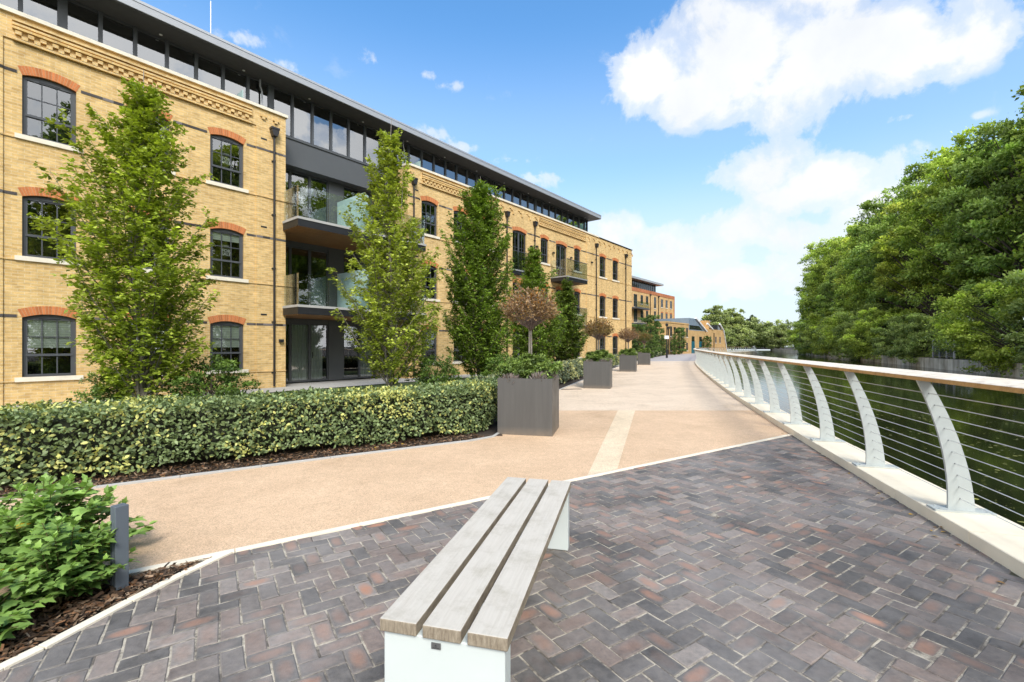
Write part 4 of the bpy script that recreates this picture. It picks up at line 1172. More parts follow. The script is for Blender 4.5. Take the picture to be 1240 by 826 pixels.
def prof_of(ts, rs): return lambda u: float(np.interp(u, ts, rs))
G1 = [(.15, .225, .025), (.52, .60, .08)]
G2 = [(.17, .235, .035), (.56, .62, .10)]
G3 = [(.075, .14, .02), (.29, .41, .055)]
hornbeam('hornbeam_tree', 'tall light green tree in front of the nearest windows, leftmost on the hedge line', (-7.85, 9.6, 0), 7.55,
         prof_of([0, .12, .3, .5, .7, .85, 1], [.7, 1.1, 1.42, 1.35, 1.0, .62, .12]), 120, 17, 12, .085, G1, 1, lean=-.0)
hornbeam('hornbeam_tree', 'airy yellow green tree in front of the recessed balconies', (-3.50, 13.1, 0), 8.3,
         prof_of([0, .12, .3, .5, .68, .85, 1], [1.1, 1.5, 1.6, 1.3, .8, .6, .14]), 112, 15, 12, .085, G2, 2, lean=.0)
hornbeam('hornbeam_tree', 'dense dark green columnar tree directly behind the nearest planter', (-1.2, 16.6, 0), 7.9,
         prof_of([0, .1, .35, .6, .8, .92, 1], [1.1, 1.25, 1.3, 1.15, .9, .6, .14]), 190, 20, 13, .08, G3, 3, bare=.02, vmin=.72, tl=.8, stems=2)
hornbeam('hornbeam_tree', 'narrow green pyramid tree behind the brown lollipop tree', (1.0, 20.2, 0), 6.3,
         prof_of([0, .1, .35, .6, .8, 1], [1.2, 1.5, 1.35, .95, .55, .05]), 120, 17, 12, .085, G3, 4, bare=.02)
hornbeam('hornbeam_tree', 'slim pointed green tree between the drainpipes, rightmost in front of the long building', (3.0, 25.2, 0), 5.5,
         prof_of([0, .1, .35, .6, .8, 1], [1.15, 1.4, 1.2, .75, .4, .05]), 104, 16, 11, .10, [(.05, .09, .015), (.19, .26, .04)], 5, bare=.02)

def clump_mesh(name, Rx, Rz, cz, ncl, per, leaf, c0, c1, seed, crad=(.24, .36), flatz=.6, tpl=T_DIA, mat='leaf_far', shell=.5, lower=-.75, trunk_r=.2, bark='bark_dark', lump=.25):
    """returns trunk mesh, crown mesh: an uneven crown of leaf clumps on limbs"""
    rg = np.random.default_rng(seed); rr = random.Random(seed)
    tr = MB(); P, A, Nn, S, C = [], [], [], [], []
    c0 = np.array(c0); c1 = np.array(c1)
    sway = [Vector((rr.uniform(-.03, .03) * z, rr.uniform(-.03, .03) * z, z)) for z in np.linspace(0, cz + Rz * .35, 6)]
    tr.tube(sway, [max(.02, trunk_r * (1 - .14 * k)) for k in range(6)], 8)
    for i in range(ncl):
        u = (i + .5) / ncl; zz = lower + (1 - lower) * u; zz = max(-1, min(1, zz + rr.uniform(-.08, .08)))
        az = i * 2.39996 + rr.uniform(-.5, .5); rho = math.sqrt(max(0, 1 - zz * zz))
        k = (1 - shell * rr.random() ** 2) * (1 + lump * noise.noise(Vector((math.cos(az) * rho * 1.6, math.sin(az) * rho * 1.6, zz * 1.6 + seed * 3.1))))
        ctr = np.array((Rx * rho * math.cos(az) * k, Rx * rho * math.sin(az) * k, cz + Rz * zz * k))
        rc = rr.uniform(*crad) * Rx * (.8 + .2 * (1 - abs(zz)))
        a = Vector((sway[3].x * .5, sway[3].y * .5, max(.2, cz * .45 + (ctr[2] - cz) * .35)))
        mid = a.lerp(Vector(ctr), .5) + Vector((0, 0, rc * .3))
        tr.tube([a, mid, Vector(ctr)], [trunk_r * .35, trunk_r * .2, trunk_r * .06], 5, cap=False)
        m = int(per * rr.uniform(.7, 1.3))
        ns = 11
        ds = norm(rg.normal(size=(ns, 3))); ds[:, 2] = np.where(ds[:, 2] < -.35, -ds[:, 2], ds[:, 2])
        rs = rc * rg.uniform(.35, 1.12, (ns, 1)); wid = rg.uniform(.22, .5, (ns, 1))
        k_ = rg.integers(0, ns, m)
        loc_ = rg.normal(size=(m, 3)) * np.array((1, 1, .5)) * .62
        vec = ds[k_] * rs[k_] * np.array((1, 1, flatz)) + loc_ * wid[k_] * rc
        vec[:, 2] -= .25 * (np.linalg.norm(loc_[:, :2], axis=1) * wid[k_][:, 0]) * rc
        pp = ctr[None] + vec
        d = norm(ds[k_] * .75 + norm(vec) * .5); r = np.linalg.norm(vec, axis=1, keepdims=True)
        toneS = rg.uniform(.78, 1.22, (ns, 1))[k_]
        outw = norm(ctr - np.array((0, 0, cz)))
        aa = d * .7 + outw * .3 + rg.normal(size=(m, 3)) * .6 + np.array((0, 0, -.25))
        nn = d * .75 + np.array((0, 0, .65)) + rg.normal(size=(m, 3)) * .6
        tone = rr.uniform(.68, 1.28)
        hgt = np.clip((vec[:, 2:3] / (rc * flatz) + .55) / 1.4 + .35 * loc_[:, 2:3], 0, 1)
        mixu = np.clip(hgt ** 1.3 * .85 + rg.random((m, 1)) * .3, 0, 1)  # top light painted into the leaves: clump tops brighter, undersides darker
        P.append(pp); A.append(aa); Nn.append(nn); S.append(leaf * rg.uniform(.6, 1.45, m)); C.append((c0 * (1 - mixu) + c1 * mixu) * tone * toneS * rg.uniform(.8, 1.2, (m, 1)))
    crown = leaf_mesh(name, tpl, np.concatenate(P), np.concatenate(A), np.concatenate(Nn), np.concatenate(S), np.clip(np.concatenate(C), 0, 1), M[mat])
    return tr.mesh('trunk', M[bark], True), crown
def place_tree(name, label, cat, meshes, loc, s=1.0, rz=0.0, group=None, sz=None):
    t = thing(name, label, cat, loc, rz, group)
    t.scale = (s, s, sz or s)
    link('trunk', meshes[0], t); link('crown', meshes[1], t)
    return t

# far bank woodland: unit trees of 24 m
W = {}
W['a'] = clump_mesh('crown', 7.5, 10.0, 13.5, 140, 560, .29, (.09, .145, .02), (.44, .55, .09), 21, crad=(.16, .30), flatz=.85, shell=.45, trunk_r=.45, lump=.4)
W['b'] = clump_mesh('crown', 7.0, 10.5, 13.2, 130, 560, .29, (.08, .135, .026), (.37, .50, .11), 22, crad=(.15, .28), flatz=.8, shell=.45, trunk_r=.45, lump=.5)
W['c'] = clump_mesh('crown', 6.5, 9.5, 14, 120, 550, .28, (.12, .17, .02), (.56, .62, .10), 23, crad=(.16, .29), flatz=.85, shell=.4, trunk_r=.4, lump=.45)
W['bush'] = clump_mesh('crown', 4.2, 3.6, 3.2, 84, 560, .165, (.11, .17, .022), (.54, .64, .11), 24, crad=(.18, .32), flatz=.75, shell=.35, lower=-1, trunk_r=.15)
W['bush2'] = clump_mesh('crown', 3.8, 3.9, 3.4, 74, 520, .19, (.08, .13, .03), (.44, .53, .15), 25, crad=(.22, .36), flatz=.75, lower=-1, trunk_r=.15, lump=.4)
GW = 'trees on the far river bank'
mirrored = [(-8, 7, 'b', 'a', 1.0), (-19, 6, 'a', 'b', .95), (-31, 6, 'c', 'c', .95), (-43, 7, 'b', 'd', 1.0), (-55, 6, 'a', 'e', .95), (-67, 7, 'c', 'f', 1.0)]
for i, (t, off, k, _, s) in enumerate(mirrored):
    p = bank(t, off); place_tree('bank_tree', 'tall tree on the far bank past the right edge, mirrored in the apartment windows', 'tree', W[k], (p[0], p[1], .2), s, i * 2.1, 'trees mirrored in the windows')
bankT = [(2, 8, 'a', .98, 'huge dark leafy tree at the right edge of the picture on the far bank'),
         (12, 7, 'b', .95, 'tall layered green tree on the far bank, second from the right edge'),
         (21, 6.5, 'a', .95, 'broad tall green tree on the far bank above the short metal fence'),
         (29, 5, 'c', .9, 'yellow tinged tall tree on the far bank above the concrete wall'),
         (38, 6, 'b', 1.03, 'dark tall tree on the far bank with sprays reaching over the crowns beside it'),
         (47, 5, 'a', .88, 'rounded dark green tree near the middle of the far bank wood'),
         (57, 6, 'c', 1.0, 'loose topped olive green tree midway along the far bank'),
         (68, 5, 'b', .84, 'shorter bluish green tree past the middle of the far bank wood'),
         (79, 5, 'a', 1.0, 'round headed tree whose top stands out against the pale sky on the far bank'),
         (89, 6, 'a', 1.08, 'tall mid green tree, second from the far left end of the bank wood'),
         (99, 5, 'c', .84, 'pale yellow green tree at the far left end of the bank wood')]
for i, (t, off, k, s, lab) in enumerate(bankT):
    p = bank(t, off); place_tree('bank_tree', lab, 'tree', W[k], (p[0], p[1], .2), s * .95, i * 1.7 + .4, GW, s * 1.06)
back = [(8, 17, 'b', 1.1, 'dark tree top rising behind the rightmost trees of the far bank'), (26, 15, 'c', 1.08, 'yellowish tree top rising behind the tall trees of the far bank'),
        (44, 15, 'a', 1.05, 'dark crown filling the gap behind the middle of the far bank wood'), (64, 14, 'b', 1.02, 'dark crown behind the olive green tree on the far bank'), (84, 14, 'a', 1.0, 'dark crown behind the round headed tree on the far bank')]
for i, (t, off, k, s, lab) in enumerate(back):
    p = bank(t, off); place_tree('bank_tree', lab, 'tree', W[k], (p[0], p[1], .2), s, i * 2.3, GW)
GB = 'bushes overhanging the river wall'
bushes = [(-3, 3.0, 'bush2', 1.1, 'dark bush overhanging the river wall at the right edge of the picture'), (3.4, 1.4, 'bush', 1.05, 'bright green bush spilling over the concrete wall right of the metal fence'),
          (13.5, 2.6, 'bush2', .75, 'dark bush set back behind the metal fence on the river wall'), (20.3, .6, 'bush2', .72, 'dark green bush hanging over the wall just left of the metal fence'),
          (28.5, 1.9, 'bush2', .8, 'grey green bush above the bare stretch of river wall'), (36, 1.7, 'bush', 1.05, 'drooping bush touching the water left of the bare wall'),
          (43, 1.7, 'bush2', 1.15, 'olive bush overhanging the water, midway along the bank'), (50, 1.8, 'bush', 1.2, 'rounded bush overhanging the water past the middle of the bank'),
          (58, 1.9, 'bush2', 1.25, 'tall dull green bush at the water, beyond the rounded one'), (67, 1.9, 'bush', 1.3, 'light green bush at the waterline below the round headed tree'),
          (77, 2.0, 'bush2', 1.35, 'darker bush at the waterline, third from the river bend'), (87, 2.0, 'bush', 1.4, 'bush at the waterline, second from the river bend'), (97, 2.0, 'bush2', 1.3, 'bush at the waterline nearest the river bend')]
for i, (t, off, k, s, lab) in enumerate(bushes):
    p = bank(t, off); place_tree('bank_bush', lab, 'bush', W[k], (p[0], p[1], -.45), s, i * 1.1 + .3, GB)
# river wall of the far bank and the short metal fence on it
def river_wall():
    mb = MB()
    for k in range(-12, 40):
        a = bank(k * 5 + .01); b = bank(k * 5 + 4.99)
        mb.prism_z([tuple(a), tuple(b), tuple(b + BKN * .5), tuple(a + BKN * .5)][::-1], -2.2, .22 + .015 * (k % 2))
    mb.build('panel_run', M['conc'], None)
    o = bpy.data.objects['panel_run']; o.name = 'river_wall'; tag(o, 'stained grey concrete wall holding back the far river bank', 'wall')
    t = thing('metal_fence', 'short grey metal fence on top of the far river wall', 'fence', (*bank(11.5, .25), .28), math.atan2(BKD[1], BKD[0]))
    for x in (0, 1.6, 3.2, 4.8):
        m = MB(); m.box(x - .06, x + .06, -.06, .06, 0, 2.0); m.build('post', M['fascia'], t)
    m = MB()
    for z in (.15, .8, 1.5): m.box(.06, 4.74, -.025, .025, z, z + .07)
    for k in range(30): m.box(.15 + k * .155, .18 + k * .155, -.012, .012, .22, 1.5)
    m.build('railing_panel', M['frame'], t)
river_wall()

# distant trees round the river bend
W['d'] = clump_mesh('crown', 6.5, 7.5, 7.4, 64, 180, .75, (.13, .175, .06), (.36, .42, .15), 31, flatz=.85, trunk_r=.35, lump=.45, lower=-1)  # distance haze painted into the leaf colours, here and on the next crown
W['e'] = clump_mesh('crown', 4.8, 9.0, 10.5, 60, 160, .75, (.13, .175, .06), (.38, .44, .15), 32, flatz=.85, trunk_r=.35, lump=.5, lower=-1)
W['f'] = clump_mesh('crown', 2.6, 9.0, 11, 34, 150, .7, (.07, .095, .06), (.14, .18, .10), 33, trunk_r=.3, lump=.3)
far = [(73, 165, 'd', .62, 'low tree just behind the gabled building'), (76, 170, 'e', .84, 'tall loose tree with sky showing through, left of the river bend'), (88, 182, 'e', .84, 'tall light green tree standing at the river bend'),
       (93, 190, 'd', .8, 'round dark green tree right of the tall light one at the river bend'), (103, 208, 'd', .86, 'rounded mid green tree in the middle of the distant wood'), (112, 214, 'd', .9, 'distant tree below the pair of dark pointed tops'),
       (120, 205, 'd', .82, 'distant tree against the left end of the bank wood'), (97, 196, 'd', .45, 'small bush on the shore at the river bend'), (132, 262, 'f', .98, 'dark pointed tree top, left of the distant pair'), (138, 262, 'f', 1.0, 'dark pointed tree top, right of the distant pair'),
       (62, 176, 'd', .68, 'dark tree behind the sloping glazed roof'), (50, 160, 'd', .66, 'rounded tree showing above the low flat roof'), (108, 210, 'd', .45, 'low bush at the water in the middle of the bend'), (118, 206, 'd', .5, 'low bush at the water right of the bend'),
       (128, 230, 'd', .85, 'faint distant tree behind the bend on the right'), (83, 176, 'd', .5, 'bushy tree at the end of the curved terrace'), (112, 232, 'd', .8, 'faint distant tree behind the middle of the bend'), (98, 225, 'd', .75, 'faint distant tree behind the left of the bend')]
for i, (x, y, k, s, lab) in enumerate(far):
    place_tree('distant_tree', lab, 'tree', W[k], (x, y, -.1), s, i * 1.3, 'trees round the river bend')

# clipped hedges
def hedge(name, label, line, depth, height, dens, leaf, c_dark, c_mid, c_yel, yel, seed, ragged=.12, tpl=T_OV, back=True):
    rg = np.random.default_rng(seed)
    L0 = np.array(line, float); sg = np.linalg.norm(np.diff(L0, axis=0), axis=1); AL = np.concatenate([[0], np.cumsum(sg)]); tot = AL[-1]
    tn = norm(np.gradient(L0, axis=0))
    t = thing(name, label, 'hedge', (L0[0][0], L0[0][1], 0))
    o = np.array((L0[0][0], L0[0][1], 0))
    def at(s):
        p = np.stack([np.interp(s, AL, L0[:, 0]), np.interp(s, AL, L0[:, 1])], -1); d = norm(np.stack([np.interp(s, AL, tn[:, 0]), np.interp(s, AL, tn[:, 1])], -1))
        return p, d, np.stack([-d[..., 1], d[..., 0]], -1)
    per = height + depth + (height * .5 if back else 0)
    n = int(tot * per * dens)
    s = rg.random(n) * tot; q = rg.random(n) * per
    p, d, nr = at(s)
    wob = np.array([noise.noise(Vector((a * 1.7, b * 2.3, seed))) for a, b in zip(s, q)])
    wob2 = np.array([noise.noise(Vector((a * 5.1, b * 5.7, seed + 9))) for a, b in zip(s, q)])
    dep = (-.02 + .075 * wob + .06 * wob2) - np.abs(rg.normal(size=n)) * .045
    front = q < height; top = (q >= height) & (q < height + depth); bk = q >= height + depth
    rnd = .10
    off = np.where(front, 0 - dep, np.where(top, q - height, depth + dep)); zz = np.where(front, q, np.where(top, height + dep * .8, height - (q - height - depth)))
    # round the shoulders
    edge_f = np.clip((zz - (height - rnd)) / rnd, 0, 1) * front; off = off + edge_f ** 2 * .07
    edge_t = np.clip((rnd - (q - height)) / rnd, 0, 1) * top; zz = zz - edge_t ** 2 * .05
    low = np.array([noise.noise(Vector((a * 1.1, 3.3, seed))) for a in s]) * ragged + .07
    keep = ~(front & (zz < low))
    out = np.where(front[:, None], np.concatenate([-nr, np.zeros((n, 1))], 1), np.where(top[:, None], np.array((0, 0, 1.0))[None], np.concatenate([nr, np.zeros((n, 1))], 1)))
    pos = np.concatenate([p + nr * off[:, None], zz[:, None]], 1) - o
    axx = rg.normal(size=(n, 3)) * .75 + np.concatenate([d * rg.choice([-1, 1], (n, 1)) * .3, np.full((n, 1), -.1)], 1) + out * .25
    nn = out * .9 + np.array((0, 0, .55)) + rg.normal(size=(n, 3)) * .5
    patch = np.array([noise.noise(Vector((a * .9, b * 1.6, seed + 4))) for a, b in zip(s, q)]) * 1.3 + .35 * wob2
    py = 1 / (1 + np.exp(-(patch - .28 + yel) * 7)); py = np.clip(py * .6 + .04, .0, .7)
    isy = rg.random(n) < py
    base = np.array(c_dark)[None] + (np.array(c_mid) - np.array(c_dark))[None] * rg.random((n, 1))
    colr = np.where(isy[:, None], np.array(c_yel)[None] * rg.uniform(.65, 1.2, (n, 1)), base * rg.uniform(.75, 1.25, (n, 1)))
    me = leaf_mesh('foliage', tpl, pos[keep], axx[keep], nn[keep], leaf * rg.uniform(.6, 1.25, keep.sum()), np.clip(colr[keep], 0, 1), M['leaf_gloss'])
    link('foliage', me, t)
    mb = MB(); ins = .13
    S = np.arange(0, tot + .01, .5)
    rows = []
    for x in S:
        pp, dd, nn_ = at(np.array(x))
        row = []
        for (of, z) in ((ins + .08, .10), (ins, .3), (ins, height - ins), (depth - ins, height - ins), (depth - ins, .1)):
            w = pp + nn_ * of; row.append((w[0] - o[0], w[1] - o[1], z))
        rows.append(row)
    for a, b in zip(rows[:-1], rows[1:]):
        for k in range(4): mb.quad(a[k], a[k + 1], b[k + 1], b[k])
    mb.add(rows[0], [(0, 1, 2, 3, 4)]); mb.add(rows[-1], [(4, 3, 2, 1, 0)])
    for x in np.arange(.1, tot, .22):
        pp, dd, nn_ = at(np.array(x)); w = pp + nn_ * (.25 + .3 * random.random())
        mb.tube([(w[0] - o[0], w[1] - o[1], -.02), (w[0] - o[0] + random.gauss(0, .05), w[1] - o[1] + random.gauss(0, .05), .35)], .009, 4)
    mb.build('stems', M['hedge_core'], t)  # near-black hull added inside to stop see-through, plus short stems
    return t
M['hedge_core'] = plain('hedge_inside', (.014, .018, .008), .95, var=.5, scale=12)
h_off = .36
hl = [line_h(t, h_off) for t in np.arange(-5.2, 2.01, .4)] + [np.array((-.78, 7.45)), np.array((-.42, 7.95)), np.array((-.18, 8.7)), np.array((.05, 9.4))]
hedge('clipped_hedge', 'low clipped green and yellow variegated hedge in the foreground, left of the nearest planter', hl, 1.0, .79, 1600, .056,
      (.075, .11, .04), (.29, .37, .16), (.62, .62, .20), .05, 3)
def far_hedge(y0, y1, label, seed, dens, leaf):
    pts = [(p[0] - .34, p[1] + .1) for p in [(.13, 9.5), (.68, 10.45)] + left_edge[2:] if y0 <= p[1] <= y1]
    hedge('clipped_hedge', label, pts, .95, .76, dens, leaf, (.07, .10, .055), (.25, .29, .18), (.56, .55, .24), .12, seed, tpl=T_DIA)
far_hedge(9.4, 16.5, 'pale variegated hedge running between the nearest and the second planter', 5, 800, .075)
far_hedge(16.5, 26.5, 'pale variegated hedge running between the second and the third planter', 6, 420, .10)
far_hedge(26.5, 44, 'pale variegated hedge behind the two farthest planters', 7, 220, .13)
far_hedge(44, 76, 'low green hedge beyond the lamp post, curving with the far path', 8, 110, .19)

# foreground shrubs
def leafy_shrub(label, loc, r, h, nst, seed, leaf=.085):
    rg = np.random.default_rng(seed); rr = random.Random(seed)
    t = thing('leafy_shrub', label, 'shrub', loc, 0, 'bright leafy shrubs in the bark bed')
    st = MB(); P, A, Nn, S, C = [], [], [], [], []
    for i in range(nst):
        az = i * 2.4 + rr.uniform(-.4, .4); sp = r * math.sqrt((i + .5) / nst) * rr.uniform(.75, 1.1); hh = h * (1.0 - .62 * (sp / r) ** 2) * rr.choice((.6, .75, .9, 1.0, 1.22))
        b = Vector((math.cos(az) * sp * .2, math.sin(az) * sp * .2, 0)); e = Vector((math.cos(az) * sp, math.sin(az) * sp, hh))
        mid = b.lerp(e, .55) + Vector((0, 0, .14 * hh)); pts = [b, b.lerp(mid, .5), mid, mid.lerp(e, .5) + Vector((0, 0, .02)), e]
        st.tube(pts, [.005, .0045, .004, .003, .002], 5, cap=False)
        dirn = (e - mid).normalized(); nn = int(6 + 7 * hh / h)
        for q in range(nn):
            u = .22 + .78 * (q + .5) / nn; x = u * 4; k = min(3, int(x)); p = pts[k].lerp(pts[k + 1], x - k)
            tip = u > .86; a0 = q * 1.57 + rr.uniform(-.4, .4)
            for sgn in (0, math.pi):
                a = a0 + sgn; side = Vector((math.cos(a), math.sin(a), 0))
                d = side * (.55 if tip else 1) + dirn * (.9 if tip else .25) + Vector((0, 0, rr.uniform(-.25, .2)))
                P.append(p); A.append(d); Nn.append(Vector((0, 0, 1)) + side * (-.2) + Vector((rr.gauss(0, .3), rr.gauss(0, .3), 0)))
                S.append(leaf * (rr.uniform(.5, .8) if tip else rr.uniform(.75, 1.3)))
                v = rr.uniform(.75, 1.25); yo = min(1, max(0, u * 1.1 - .25 + rr.uniform(-.2, .2)))
                c = Vector((.075, .15, .035)).lerp(Vector((.33, .50, .12)), yo ** 1.2) * v
                if rr.random() < .008: c = Vector((.5, .36, .03))
                C.append(c)
    st.build('stem', M['shrub_stem'], t)
    link('foliage', leaf_mesh('foliage', T_LOB, np.array([tuple(x) for x in P]), np.array([tuple(x) for x in A]), np.array([tuple(x) for x in Nn]), np.array(S), np.array([tuple(x) for x in C]), M['leaf_gloss']), t)
M['shrub_stem'] = plain('green_stem', (.11, .10, .035), .7)
leafy_shrub('bright green lobed leaf shrub behind the bollard, the largest of the foreground shrubs', (-3.05, 2.98, 0), .58, .49, 84, 1, .085)
leafy_shrub('bright green lobed leaf shrub close beside the bollard', (-2.62, 2.66, 0), .34, .40, 46, 2, .075)
leafy_shrub('low bright green shrub at the very bottom left corner of the bark bed', (-2.72, 2.20, 0), .36, .34, 44, 3, .078)
leafy_shrub('bright green lobed leaf shrub at the left edge of the picture, behind the largest one', (-3.85, 3.15, 0), .5, .47, 50, 4, .08)

# small evergreens between the hedge and the building
sm_meshes = clump_mesh('crown', .75, .62, .6, 46, 150, .06, (.045, .095, .02), (.18, .27, .05), 41, crad=(.25, .4), flatz=.75, lower=-1, trunk_r=.03, mat='leaf')
for i, (x, y, s, lab) in enumerate([(-6.75, 10.2, .95, 'rounded green shrub at the foot of the leftmost tree, near the brick wall'), (-8.6, 9.9, .75, 'low green shrub at the left foot of the leftmost tree'),
                                    (-2.3, 13.6, .9, 'green shrub at the foot of the airy tree by the balconies'), (-.3, 15.2, .9, 'green shrub behind the hedge, left of the nearest planter')]):
    place_tree('evergreen_shrub', lab, 'shrub', sm_meshes, (x, y, -.02), s, i * 1.3, 'shrubs behind the hedge')
cone = clump_mesh('crown', 1.1, 2.6, 2.5, 50, 120, .16, (.045, .085, .02), (.15, .22, .05), 43, crad=(.3, .45), flatz=.9, lower=-1, trunk_r=.08)
for i, (x, y, s, lab) in enumerate([(21.5, 68, .95, 'dark bushy tree beside the far brick block, left of the low building'), (19.2, 63, 1.15, 'narrow green tree in front of the far balconies'), (29.4, 80.0, .95, 'dark climbing shrub on the front of the low flat roofed building'),
                                    (40.7, 95, .72, 'dark narrow shrub against the teal doors'), (16.8, 55, .62, 'round green shrub behind the hedge near the farthest planter'), (14.4, 52, .8, 'green shrub beside the end of the long building'),
                                    (23.6, 71, .55, 'low dark shrub left of the lamp post'), (27.3, 76.5, .5, 'low dark shrub right of the lamp post')]):
    place_tree('far_shrub', lab, 'shrub', cone, (x, y, -.05), s, i * .9, 'shrubs near the far buildings')

# planters with their planting
pl_fx = [(-.243, 7.64, R(-13)), (2.50, 15.95, R(-17)), (6.20, 26.3, R(-19)), (9.85, 35.7, R(-20))]
names = ['nearest', 'second', 'third', 'farthest']
def planter_mesh():
    mb = MB(); w, d, h, t = .925, .88, .94, .035
    out = [(0, 0), (w, 0), (w, d), (0, d)]; inn = [(t, t), (w - t, t), (w - t, d - t), (t, d - t)]
    vs = [(x, y, 0) for x, y in out] + [(x, y, h) for x, y in out] + [(x, y, h) for x, y in inn] + [(x, y, h - .12) for x, y in inn]
    fs = [(3, 2, 1, 0)]
    for i in range(4):
        j = (i + 1) % 4
        fs += [(i, j, j + 4, i + 4), (i + 4, j + 4, j + 8, i + 8), (i + 8, j + 8, j + 12, i + 12)]
    mb.add(vs, fs)
    s = MB(); s.quad((t, t, h - .1), (w - t, t, h - .1), (w - t, d - t, h - .1), (t, d - t, h - .1))
    return mb.mesh('planter_body', M['planter']), s.mesh('soil', M['soil'])
pb, ps = planter_mesh()
mound = clump_mesh('crown', .30, .24, .17, 34, 130, .042, (.05, .10, .02), (.25, .34, .08), 51, crad=(.28, .42), flatz=.8, lower=-.8, trunk_r=.012, mat='leaf', tpl=T_OV)
def lavender_mesh():
    rg = np.random.default_rng(5); n = 520
    az = rg.random(n) * 6.28; tl = np.abs(rg.normal(size=n)) * .45
    d = np.stack([np.cos(az) * np.sin(tl), np.sin(az) * np.sin(tl), np.cos(tl)], 1); p = np.stack([np.cos(az) * .06 * rg.random(n), np.sin(az) * .06 * rg.random(n), np.zeros(n)], 1)
    return leaf_mesh('foliage', (np.array([(-.02, 0, 0), (.02, 0, 0), (.035, .7, .0), (0, 1, 0), (-.035, .7, 0)]), [(0, 1, 2, 3, 4)]), p, d, rg.normal(size=(n, 3)), .19 * rg.uniform(.5, 1.1, n), jitcol((.27, .235, .215), n, .35), M['dry'])
lav = lavender_mesh()
def lollipop(loc, label, seed, hz, rad, c0, c1, leafn, group):
    rg = np.random.default_rng(seed); rr = random.Random(seed)
    t = thing('lollipop_tree', label, 'tree', loc, 0, group)
    tr = MB(); zt = hz - rad * .75
    for a in (0, 2.1, 4.2): tr.tube([(math.cos(a) * .012 * (1 + math.sin(z * 3)), math.sin(a) * .012 * (1 + math.cos(z * 3)), z) for z in np.linspace(0, zt + .05, 8)], [.018] * 8, 6)
    tr.build('trunk', M['bark'], t, smooth=True)
    tw = MB(); P, A, Nn, S, C = [], [], [], [], []
    nb = 120
    for i in range(nb):
        zz = -.25 + 1.25 * (i + .5) / nb; az = i * 2.4; rho = math.sqrt(max(0, 1 - zz * zz)); k = rr.uniform(.8, 1.06)
        e = Vector((rho * math.cos(az) * rad * k * 1.08, rho * math.sin(az) * rad * k * 1.08, hz + zz * rad * .82 * k)); b = Vector((0, 0, zt + rr.uniform(-.03, .1)))
        mid = b.lerp(e, .5) + Vector((rr.gauss(0, .03), rr.gauss(0, .03), -.02))
        tw.tube([b, mid, e], [.006, .0035, .0018], 4, cap=False)
        for q in range(7):
            s0 = mid.lerp(e, rr.random()); d = ((e - b).normalized() + Vector((rr.gauss(0, .6), rr.gauss(0, .6), rr.gauss(0, .5)))).normalized(); L = rr.uniform(.06, .16); s1 = s0 + d * L
            tw.tube([s0, s1], [.002, .001], 3, cap=False)
            for z in range(leafn + 2):
                P.append(s0.lerp(s1, rr.random() * 1.1)); A.append(d + Vector((rr.gauss(0, .7), rr.gauss(0, .7), rr.gauss(0, .5)))); Nn.append(Vector((rr.gauss(0, 1), rr.gauss(0, 1), 1))); S.append(rr.uniform(.028, .06))
                c = Vector(c0).lerp(Vector(c1), rr.random()) * rr.uniform(.7, 1.3)
                if zz > .2 and rr.random() < .35: c = Vector((.40, .19, .05)) * rr.uniform(.6, 1.2)
                C.append(c)
    tw.build('twigs', M['twig'], t)
    link('crown', leaf_mesh('crown', T_DIA, np.array([tuple(x) for x in P]), np.array([tuple(x) for x in A]), np.array([tuple(x) for x in Nn]), np.array(S), np.clip(np.array([tuple(x) for x in C]), 0, 1), M['leaf']), t)
ltx = [('brown and orange lollipop tree with bare twigs in the nearest planter', .47, 2.12, (.27, .175, .10), (.42, .28, .14), 3), ('olive brown lollipop tree in the second planter', .47, 2.05, (.16, .12, .04), (.30, .22, .08), 4),
       ('withered brown lollipop tree in the third planter', .55, 2.1, (.20, .12, .07), (.32, .2, .1), 3), ('green headed lollipop tree in the farthest planter', .6, 2.1, (.06, .09, .02), (.17, .2, .05), 6)]
for i, (x, y, rz) in enumerate(pl_fx):
    t = thing('planter', 'large square anthracite planter, ' + ['nearest to the bench', 'second along the path', 'third along the path', 'farthest along the path'][i], 'planter', (x, y, 0), rz, 'square planters along the path')
    link('planter_body', pb, t); link('soil', ps, t)
    def loc(u, v, z=.84): return (x + u * math.cos(rz) - v * math.sin(rz), y + u * math.sin(rz) + v * math.cos(rz), z)
    for k, (u, v, s) in enumerate([(.26, .42, .95), (.62, .46, 1.05), (.45, .66, 1.1)]):
        place_tree('planter_shrub', ['left', 'right', 'rear'][k] + ' small leaved green shrub in the ' + names[i] + ' planter', 'shrub', mound, loc(u, v, .86), s, k * 2 + i, 'green shrubs in the planters')
    for k, (u, v) in enumerate([(.2, .14), (.68, .16), (.8, .35)]):
        if i > 1 and k: continue
        o = link('lavender', lav, None, loc(u, v), k * 1.3 + i); o.scale = (1.15, 1.15, .95 + .15 * k)
        tag(o, ['grey lavender tuft at the front left', 'grey lavender tuft at the front right', 'grey lavender tuft at the right side'][k] + ' of the ' + names[i] + ' planter', 'lavender', 'lavender tufts in the planters')
    lab, rad, hz, c0, c1, ln = ltx[i]
    lollipop(loc(.46, .5, .84), lab, 60 + i, hz - .84, rad, c0, c1, ln, 'lollipop trees in the planters')

